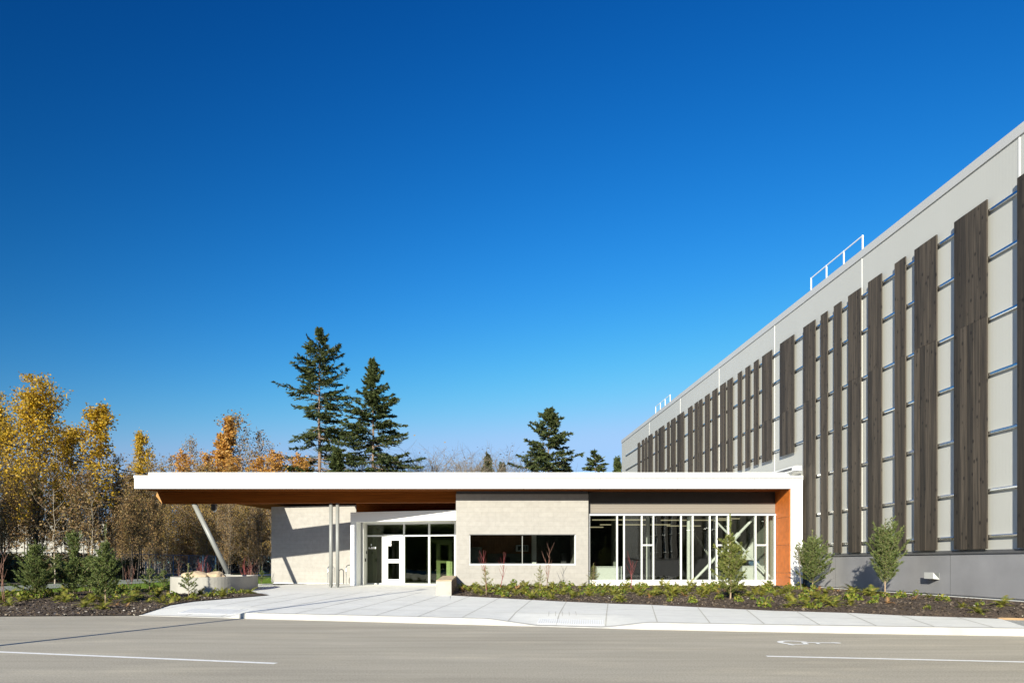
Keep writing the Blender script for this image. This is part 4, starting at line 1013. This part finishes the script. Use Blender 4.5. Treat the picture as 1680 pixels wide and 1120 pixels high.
bc = sapling(2.4, .76, 53, M['spruce'], lambda t: .32+.80*math.sin(math.pi*min(1,.12+t*.62)), leader=.30, whorl=.12, nb=9, el0=46, z0=.20, nd=1.1, nl=.06, nw=.02)
put(bc, 1452, 978, bed_r, 'young_fir', 'upright vase shaped young fir before the grey concrete base of the big building', 'young tree', 856, 2.4, 'young firs in the right bed')
# red and brown stemmed shrubs
rt = [twigs(1.5, 1, 61, M['redtwig'], .08, 7), twigs(1.5, 7, 62, M['redtwig'], .32, 4), twigs(1.5, 2, 63, M['browntwig'], .2, 6), twigs(1.5, 4, 64, M['browntwig'], .45, 7), twigs(1.5, 2, 66, M['redtwig'], .38, 4), twigs(1.5, 2, 67, M['barkgrey'], .2, 8, .35)]
for k, px, py, yt, zf, lab in ((2, 8, 988, 895, bed_l, 'bare thin stemmed shrub at the left edge of the picture'), (3, 213, 968, 920, bed_l, 'brown twiggy shrub right of the young fir with the bare leader'),
        (2, 296, 958, 916, terrain, 'thin bare brown shrub behind the left part of the round planter'), (1, 331, 958, 910, terrain, 'dense clump of dark red stems behind the round planter'), (0, 346, 958, 912, terrain, 'slim dark red shrub just right of the dense red clump'),
        (1, 405, 962, 912, terrain, 'dark red shrub at the right rim of the round planter'), (3, 416, 964, 908, terrain, 'brown shrub between the red shrub and the left block wall'),
        (0, 140, 962, 905, bed_l, 'reddish stems showing between the young firs of the left bed'),
        (0, 799, 970, 884, bed_r, 'tall single red shrub before the left part of the long low window'), (0, 819.5, 968, 888, bed_r, 'forked red shrub second from the left before the long low window'),
        (2, 895, 966, 893, bed_r, 'straight red brown shrub before the right part of the long low window'), (4, 1037, 968, 902, bed_r, 'V shaped red shrub before the tall glazing by the white desk'),
        (5, 1316, 968, 873, bed_r, 'faint thin twig standing against the white end pier')):
    put(rt[k], px, py, zf, 'bare_shrub', lab, 'shrub', yt, 1.5, 'bare stemmed shrubs')
# low ferns and leafy plants
ferns = [fern_mesh(70+i, .36, 15) for i in range(4)]; sal = [salal_mesh(80+i) for i in range(4)]; rus = fern_mesh(90, .28, 9, M['rust'])
rn = random.Random(12)
def scatter(n, xr, yf, zf, dmin, where, bias, avoid=None):
    pts = []; tries = 0
    while len(pts) < n and tries < 20000:
        tries += 1; x = rn.uniform(*xr); a, c = yf(x)
        if c-a < .4: continue
        v = bias(rn.random()); y = a+.25+(c-a-.4)*v
        if avoid and avoid(x, y): continue
        if all((x-p[0])**2+(y-p[1])**2 > dmin**2 for p in pts): pts.append((x, y, v))
    for x, y, v in pts:
        k = rn.random(); s = rn.uniform(.55, 1.15)
        if k < .62: me, nm, lb = ferns[rn.randrange(4)], 'fern', 'low yellow green fern in the dark mulch '+where
        elif k < .94: me, nm, lb = sal[rn.randrange(4)], 'leafy_plant', 'low round leaved plant in the dark mulch '+where; s *= .8 if v < .25 else 1
        else: me, nm, lb = rus, 'dry_fern', 'rust coloured dried fern in the mulch '+where
        if nm != 'fern': s *= .9
        o = bpy.data.objects.new(nm, me); o.location = (x, y, zf(x, y)+.0); o.rotation_euler = (0, 0, rn.uniform(0, 6.28)); o.scale = (s, s, s*rn.uniform(.8, 1.2))
        link(o); tag(o, lb, 'fern' if 'fern' in nm else 'plant', ('ferns ' if nm == 'fern' else 'dried ferns ' if nm == 'dry_fern' else 'leafy plants ')+where)
RY = lambda x: (lerp(BEDR, x), 28.8 if x < 13.7 else 15)
bias_r = lambda u: 1-(1-u)**1.0*.95 if u > .2 else u
nearwall = lambda x, y: x > 13.75
scatter(165, (-.3, 9.5), RY, bed_r, .34, 'before the block wall and glazing', lambda u: u**.8, nearwall)
scatter(66, (9.5, 13.7), RY, bed_r, .36, 'before the concrete base of the big building', lambda u: u**.85, nearwall)
inpl = lambda x, y: (abs(x+10.42) < 1.7 and y > 25.7)
scatter(150, (-19.5, -7.9), lambda x: (lerp(NL, x)+.1, lerp(FL, x)), bed_l, .33, 'of the left bed', lambda u: .12+.88*u**.75, inpl)
# bark chips and little stones lying on the mulch (one mass)
def chips(name, n, xr, yf, zf, sz, mt):
    rng = np.random.default_rng(4); P = []
    while len(P) < n:
        x = rng.uniform(*xr); a, c = yf(x); y = a+(c-a)*rng.random()
        P.append((x, y, zf(x, y)+.022))
    o = bpy.data.objects.new(name, np_mesh(name, leaf_quads(np.array(P), sz, rng, .6, 1.8), 4, mt)); link(o); o['kind'] = 'stuff'
    return o
cm = leafmat('bark_chips', [(.04,.030,.023),(.085,.063,.045),(.14,.11,.085),(.03,.023,.019),(.06,.046,.035)], 0, .9)
chips('bark_chips', 16000, (-.3, 13.6), RY, bed_r, .045, cm)
chips('bark_chips', 14000, (-22, -8), lambda x: (lerp(NL, x), lerp(FL, x)), bed_l, .05, cm)
ps = leafmat('pale_bits', [(.30,.27,.22),(.45,.42,.38),(.22,.15,.09)], 0, .9)
chips('pale_stones', 260, (-.3, 13.6), RY, bed_r, .04, ps); chips('pale_stones', 420, (-22, -8), lambda x: (lerp(NL, x), lerp(NL, x)+2.5), bed_l, .045, ps)
# short grass blades on the lawn strip
rng = np.random.default_rng(8); n = 26000
X = rng.uniform(-22, -9.2, n); Y = np.array([max(lerp(FL, x), 22)+rng.random()**1.5*22 for x in X])
Pz = np.array([terrain(x, y) for x, y in zip(X, Y)]); P = np.stack([X, Y, Pz-.02], 1); D = np.tile(np.array([[0,0,1.]]), (n,1))
o = bpy.data.objects.new('grass', np_mesh('grass', needles(P, D, .10, .03, rng, .5), 3, leafmat('grass_blades', [(.10,.17,.02),(.16,.24,.03),(.08,.13,.02)], .3))); link(o); o['kind'] = 'stuff'

# ---------------------------------------------------------------- trees behind
sp = lambda t: .25+.9*(1-t)**.7 if t > .45 else .75+.25*t
yel = [broadleaf(14, 4.3, .26, 64, 10000, .125, 101+i, M['yellow'], M['barkdark'], prof=sp, up=48, topbias=1.4, tw=9, trunk=.012, stems=2) for i in range(3)]
yel2 = broadleaf(12, 2.8, .35, 44, 4200, .125, 105, M['yellow'], M['barkdark'], prof=sp, up=50, topbias=1.6, tw=8, trunk=.011)
ora = broadleaf(14, 2.0, .35, 60, 9000, .17, 111, M['orangeleaf'], M['barkgrey'], prof=lambda t: (1-t)**.7+.08, up=48, tw=8, trunk=.012)
orb = broadleaf(12, 2.6, .30, 46, 3600, .15, 112, M['orangeleaf'], M['barkgrey'], up=56, tw=9, trunk=.012)
bar = [broadleaf(13, 3.0, .25, 60, 1500, .12, 121+i, M['brownleaf'], M['barkpale'], up=60, tw=15, trunk=.011) for i in range(2)]
brn = [broadleaf(10, (3.2,2.6,3.6)[i], .08, 60, (3000,2400,3800)[i], .125, 131+i, (M['brownleaf'], M['brownleaf'], M['golden'])[i], M['barkgrey'], prof=(lambda t: .9-.35*t), up=(50,58,46)[i], tw=13, trunk=.010, stems=2, twist=.28) for i in range(3)]
dark = [broadleaf(10, 2.0, .27, 38, 2500, .12, 141+i, M['brownleaf'], M['barkdark'], up=56, tw=8, trunk=.011, stems=2) for i in range(3)]
pale = broadleaf(6, 2.6, .10, 16, 500, .11, 148, M['brownleaf'], M['barkpale'], prof=lambda t: 1.1-.5*t, up=30, tw=8, trunk=.016, twist=.28)
def tree(parts, h, px, ytop, Y, name, label, cat='tree', group=None, wx=1., z=.3):
    x = (px-CX)/F*Y; s = (HC+(CY-ytop)/F*Y-z)/h
    return place(parts, name, (x, Y, z-.1), label, cat, group, (px*1.7) % 6.28, (s*wx, s*wx, s))
tree(yel[0], 14, 66, 636, 44, 'yellow_tree', 'tallest yellow leaved tree at the left', wx=1.0)
tree(yel[1], 14, 12, 665, 46, 'yellow_tree', 'yellow tree cut by the left edge of the picture', wx=.9)
tree(yel[2], 14, 108, 704, 47, 'yellow_tree', 'yellow tree between the tallest one and the orange tinted one', wx=.75)
tree(yel2, 12, 164, 672, 45, 'yellow_tree', 'orange tinted yellow tree with a thin visible trunk, right of the tall ones', wx=1.15)
tree(yel2, 12, 232, 716, 58, 'yellow_tree', 'small yellow tree rising beside the left end of the white roof', wx=.8)
tree(yel[0], 14, -70, 640, 50, 'yellow_tree', 'yellow tree standing beyond the left edge of the picture', wx=1)
rn = random.Random(31)
for i in range(30):
    px = -45+i*10.4+rn.uniform(-4,4); Y = rn.uniform(40, 58); yt = rn.uniform(742, 805)+(25 if px > 200 else 0)
    tree(dark[i % 3], 10, px, yt, Y, 'woodland_tree', 'dark slender tree in the shaded edge of the wood at the left', group='dark trees at the edge of the left wood', wx=rn.uniform(.75,1))
tree(pale, 6, 90, 800, 37, 'bare_tree', 'low bare tree with pale arching limbs at the edge of the left wood')
tree(pale, 6, 150, 812, 38, 'bare_tree', 'bare tree with pale arching limbs just left of the roof end')
tree(ora, 14, 363, 682, 84, 'orange_tree', 'bright orange pointed tree rising behind the canopy', wx=1.25)
tree(orb, 12, 385, 748, 83, 'orange_tree', 'pale orange tree between the bright orange one and the bare ones', wx=1.1)
tree(orb, 12, 430, 752, 82, 'orange_tree', 'pale orange tree at the foot of the bare tree, left of the tall fir', wx=1.1)
tree(orb, 12, 304, 742, 82, 'orange_tree', 'low rusty orange tree left of the bright orange one', wx=.9)
tree(orb, 12, 340, 745, 86, 'orange_tree', 'orange tree filling the gap at the foot of the bright orange one', wx=1)
tree(orb, 12, 455, 742, 80, 'orange_tree', 'pale orange tree under the lowest limbs of the tall sparse fir', wx=1.1)
tree(orb, 12, 496, 748, 84, 'orange_tree', 'pale orange tree just left of the trunk of the tall sparse fir', wx=1.1)
tree(bar[0], 13, 403, 682, 86, 'bare_tree', 'tall nearly bare tree right of the bright orange one', wx=1.15)
tree(bar[1], 13, 424, 712, 88, 'bare_tree', 'lower nearly bare tree right of the tall bare one', wx=1)
tree(bar[0], 13, 322, 722, 90, 'bare_tree', 'thin bare tree left of the bright orange one', wx=.8)
tree(bar[1], 13, 280, 752, 88, 'bare_tree', 'faint bare tree above the left part of the white roof', wx=.9)
i = 0
for row, (Y, yt0) in enumerate(((70,822),(75,795),(80,770))):
    for px in range(196+row*8, 470, 20):
        i += 1
        tree(brn[i % 3], 10, px+((i*37) % 13)-6, yt0+((i*53) % 26)-8, Y+((i*29) % 5), 'thicket_tree', 'brown leaved slender tree in the dense thicket behind the canopy', group='brown trees in the thicket behind the canopy', wx=.95)
bushes = [broadleaf(6, 3.5, .05, 60, 300, .05, 151+i, M['brownleaf'], M['barkgrey'], up=60, tw=10, trunk=.012, stems=2) for i in range(2)]
for i, (px, yt) in enumerate(((688,764),(712,756),(738,762),(760,764),(775,758),(788,762),(842,768),(870,768),(596,740),(665,768))):
    tree(bushes[i % 2], 6, px, yt+9, 92+i % 3*3, 'bare_bush', 'bare grey brown bush just above the white roof between the firs', 'bush', 'bare bushes above the white roof', 1.7)
# firs
p1 = lambda t: lerp([(0,.95),(.12,1.05),(.28,.80),(.45,.78),(.6,.70),(.72,.56),(.85,.36),(.94,.14),(1,.03)], t)
p2 = lambda t: lerp([(0,.95),(.2,.9),(.4,.74),(.6,.52),(.75,.32),(.9,.14),(1,.02)], t)
f1 = conifer(32, 7.2, 11.0, 201, p1, dens=1.35, skip=.2, gap=.88, nq=12, qs=(.42,.11), droop=.3)
tree(f1, 32, 523, 538, 88, 'fir_tree', 'tallest fir, sparse limbs showing its bare pale trunk', group='firs behind the building')
f2 = conifer(26, 6.6, 7.5, 202, p2, dens=1.4, skip=.08, gap=.56, nq=12, qs=(.42,.11), droop=.35)
tree(f2, 26, 612, 588, 86, 'fir_tree', 'dense pointed fir right of the tallest one', group='firs behind the building')
f3 = conifer(19, 6.7, 5.0, 203, lambda t: lerp([(0,1),(.3,.85),(.5,.62),(.7,.40),(.82,.34),(.93,.12),(1,.03)], t), dens=1.4, skip=.10, gap=.55, nq=12, qs=(.42,.11), droop=.3)
tree(f3, 19, 900, 671, 90, 'fir_tree', 'broad fir above the right half of the white roof', group='firs behind the building')
f4 = conifer(10, 1.8, 2, 204, cone, dens=1.5, skip=.02, gap=.4, nq=7, qs=(.4,.14))
tree(f4, 10, 553, 738, 80, 'small_fir', 'small green fir between the two tall firs', group='small firs over the roof')
tree(f4, 10, 800, 746, 96, 'small_fir', 'small fir left of the broad fir, taller of two', group='small firs over the roof', wx=.8)
tree(f4, 10, 823, 762, 96, 'small_fir', 'tiny fir top just right of the small one', group='small firs over the roof', wx=.9)
f5 = conifer(12, 1.25, 7, 205, lambda t: .7*(1-t)+.45*abs(math.sin(t*7))+.1, dens=1.1, skip=.35, gap=.6, nq=7, qs=(.45,.15))
tree(f5, 12, 977, 742, 90, 'small_fir', 'sparse small pine with tufted limbs right of the broad fir', group='small firs over the roof', wx=1.1)
tree(f4, 10, 1013, 752, 92, 'small_fir', 'small pointed fir touching the far corner of the big building', group='small firs over the roof', wx=.8)
# dense undergrowth (one mass) along the wood's edge; its tall dark part is added as the thicket's shade
rng = np.random.default_rng(77); n = 120000
u = rng.random(n); X = np.where(u < .5, rng.uniform(-46, -24, n), rng.uniform(-36, -14, n)); Y = np.where(u < .5, rng.uniform(40, 52, n), rng.uniform(78, 86, n))
top = .8+.9*np.abs(np.sin(X*.7+Y*.3))+rng.uniform(0,.8,n); top = np.where(u < .5, top*.75, np.where(u < .75, top*3., 3.5+top*2.6)); Y = np.where(u > .75, Y+6, Y); Z = .3+top*rng.random(n)**.8
keep = ~((u < .5) & (X > -24.5)); P = np.stack([X,Y,Z],1)[keep]
o = bpy.data.objects.new('undergrowth', np_mesh('undergrowth', leaf_quads(P, .17, rng), 4, M['undergrowth'])); link(o); o['kind'] = 'stuff'
# unseen woods behind the viewpoint and left of the picture: one mass, added to shade the left wood and mirror dark in the glass
VV = []; rng = np.random.default_rng(99)
spots = [(-52,24,17),(-43,22,16),(-36,20,15),(-57,30,17),(-50,18,18),(-62,22,18)]+[(x, -52-(i*7) % 9, 14+(i*5) % 6) for i, x in enumerate(range(-90, 110, 4))]+[(x, -58, 17) for x in range(-88, 110, 5)]
for (x, y, h_) in spots:
    n = 1700; t = rng.random(n)**.9; z = h_*(.02+.98*t); r = (h_*.24)*(1-t*.9)*np.sqrt(rng.random(n))+.2; a = rng.uniform(0,6.283,n)
    VV.append(np.stack([x+r*np.cos(a), y+r*np.sin(a), z], 1))
P = np.concatenate(VV); o = bpy.data.objects.new('far_woods', np_mesh('far_woods', leaf_quads(P, .9, rng), 4, M['fir'])); link(o); o['kind'] = 'stuff'

# ---------------------------------------------------------------- distant building, fence, cable
Y = 95; bx = lambda px: (px-CX)/F*Y; bz = lambda py: HC+(CY-py)/F*Y
r = empty('distant_building', (bx(60), Y, .3), 'long pale two storey building half hidden behind the dark trunks at the left', 'building')
MB().box(bx(-160), bx(176), Y, Y+14, .2, bz(858)).build('wall', M['pale_conc'], r)
MB().box(bx(-162), bx(178), Y-.3, Y+14.2, bz(858), bz(855)).build('roof', M['flash'], r)
mb = MB()
for px in range(-150, 170, 22):
    MB().box(bx(px), bx(px+15), Y-.06, Y-.0, bz(886.5), bz(874.5)).build('window', M['black'], r)
    MB().box(bx(px+5), bx(px+6), Y-.1, Y-.06, bz(886.5), bz(874.5)).build('window_bar', M['frame'], r)
def fence(pts, h, label, step=3.0):
    x0, y0 = pts[0]; r = empty('mesh_fence', (x0, y0, .3), label, 'fence'); mb = MB(); rl = MB()
    for (a, c) in zip(pts, pts[1:]):
        A_ = Vector((a[0], a[1], 0)); B_ = Vector((c[0], c[1], 0)); L_ = (B_-A_).length; n = int(L_/step)
        for i in range(n+1):
            p = A_.lerp(B_, i/n); MB().tube([(p.x,p.y,.2),(p.x,p.y,.3+h)], .04, 6).build('post', M['bluesteel'], r)
        rl.tube([(A_.x,A_.y,.3+h-.03),(B_.x,B_.y,.3+h-.03)], .025, 5); rl.tube([(A_.x,A_.y,.42),(B_.x,B_.y,.42)], .02, 5)
        m_ = int(L_/.3)
        for i in range(m_):
            p = A_.lerp(B_, i/m_); q = A_.lerp(B_, min(1, (i+4)/m_)); q0 = A_.lerp(B_, max(0, (i-4)/m_))
            mb.tube([(p.x,p.y,.42),(q.x,q.y,.3+h)], .006, 3, cap=False); mb.tube([(p.x,p.y,.42),(q0.x,q0.y,.3+h)], .006, 3, cap=False)
    rl.build('rail', M['bluesteel'], r); mb.build('mesh', M['bluesteel'], r)
fence([(-28.2,75.5),(-12,76)], 1.85, 'blue grey wire mesh fence beyond the back road behind the canopy')
fence([(-30,44),(-25.5,56),(-25.0,68)], 1.85, 'blue grey wire mesh fence along the dark wood left of the planter')
# overhead cable sagging from the left down behind the roof
a, c = XZ(-140, 690, 38), XZ(520, 806, 60); pts = []
for k in range(25):
    t = k/24; x = a[0]+(c[0]-a[0])*t; y = 38+22*t; pts.append((x, y, a[1]+(c[1]-a[1])*t-.9*math.sin(math.pi*t)))
tag(MB().tube(pts, .035, 6).build('overhead_cable', M['black']), 'black overhead cable sagging across the yellow trees to the roof end', 'cable')
r = empty('utility_pole', (c[0], 60, .3), 'utility pole hidden behind the canopy that carries the cable', 'pole')
MB().tube([(c[0],60,.2),(c[0],60,c[1]+.3)], .13, 10).build('pole', M['barkdark'], r)
r = empty('utility_pole', (a[0], 38, .2), 'utility pole beyond the left edge that carries the cable', 'pole')
MB().tube([(a[0],38,.1),(a[0],38,a[1]+.6)], .14, 10).build('pole', M['barkdark'], r)
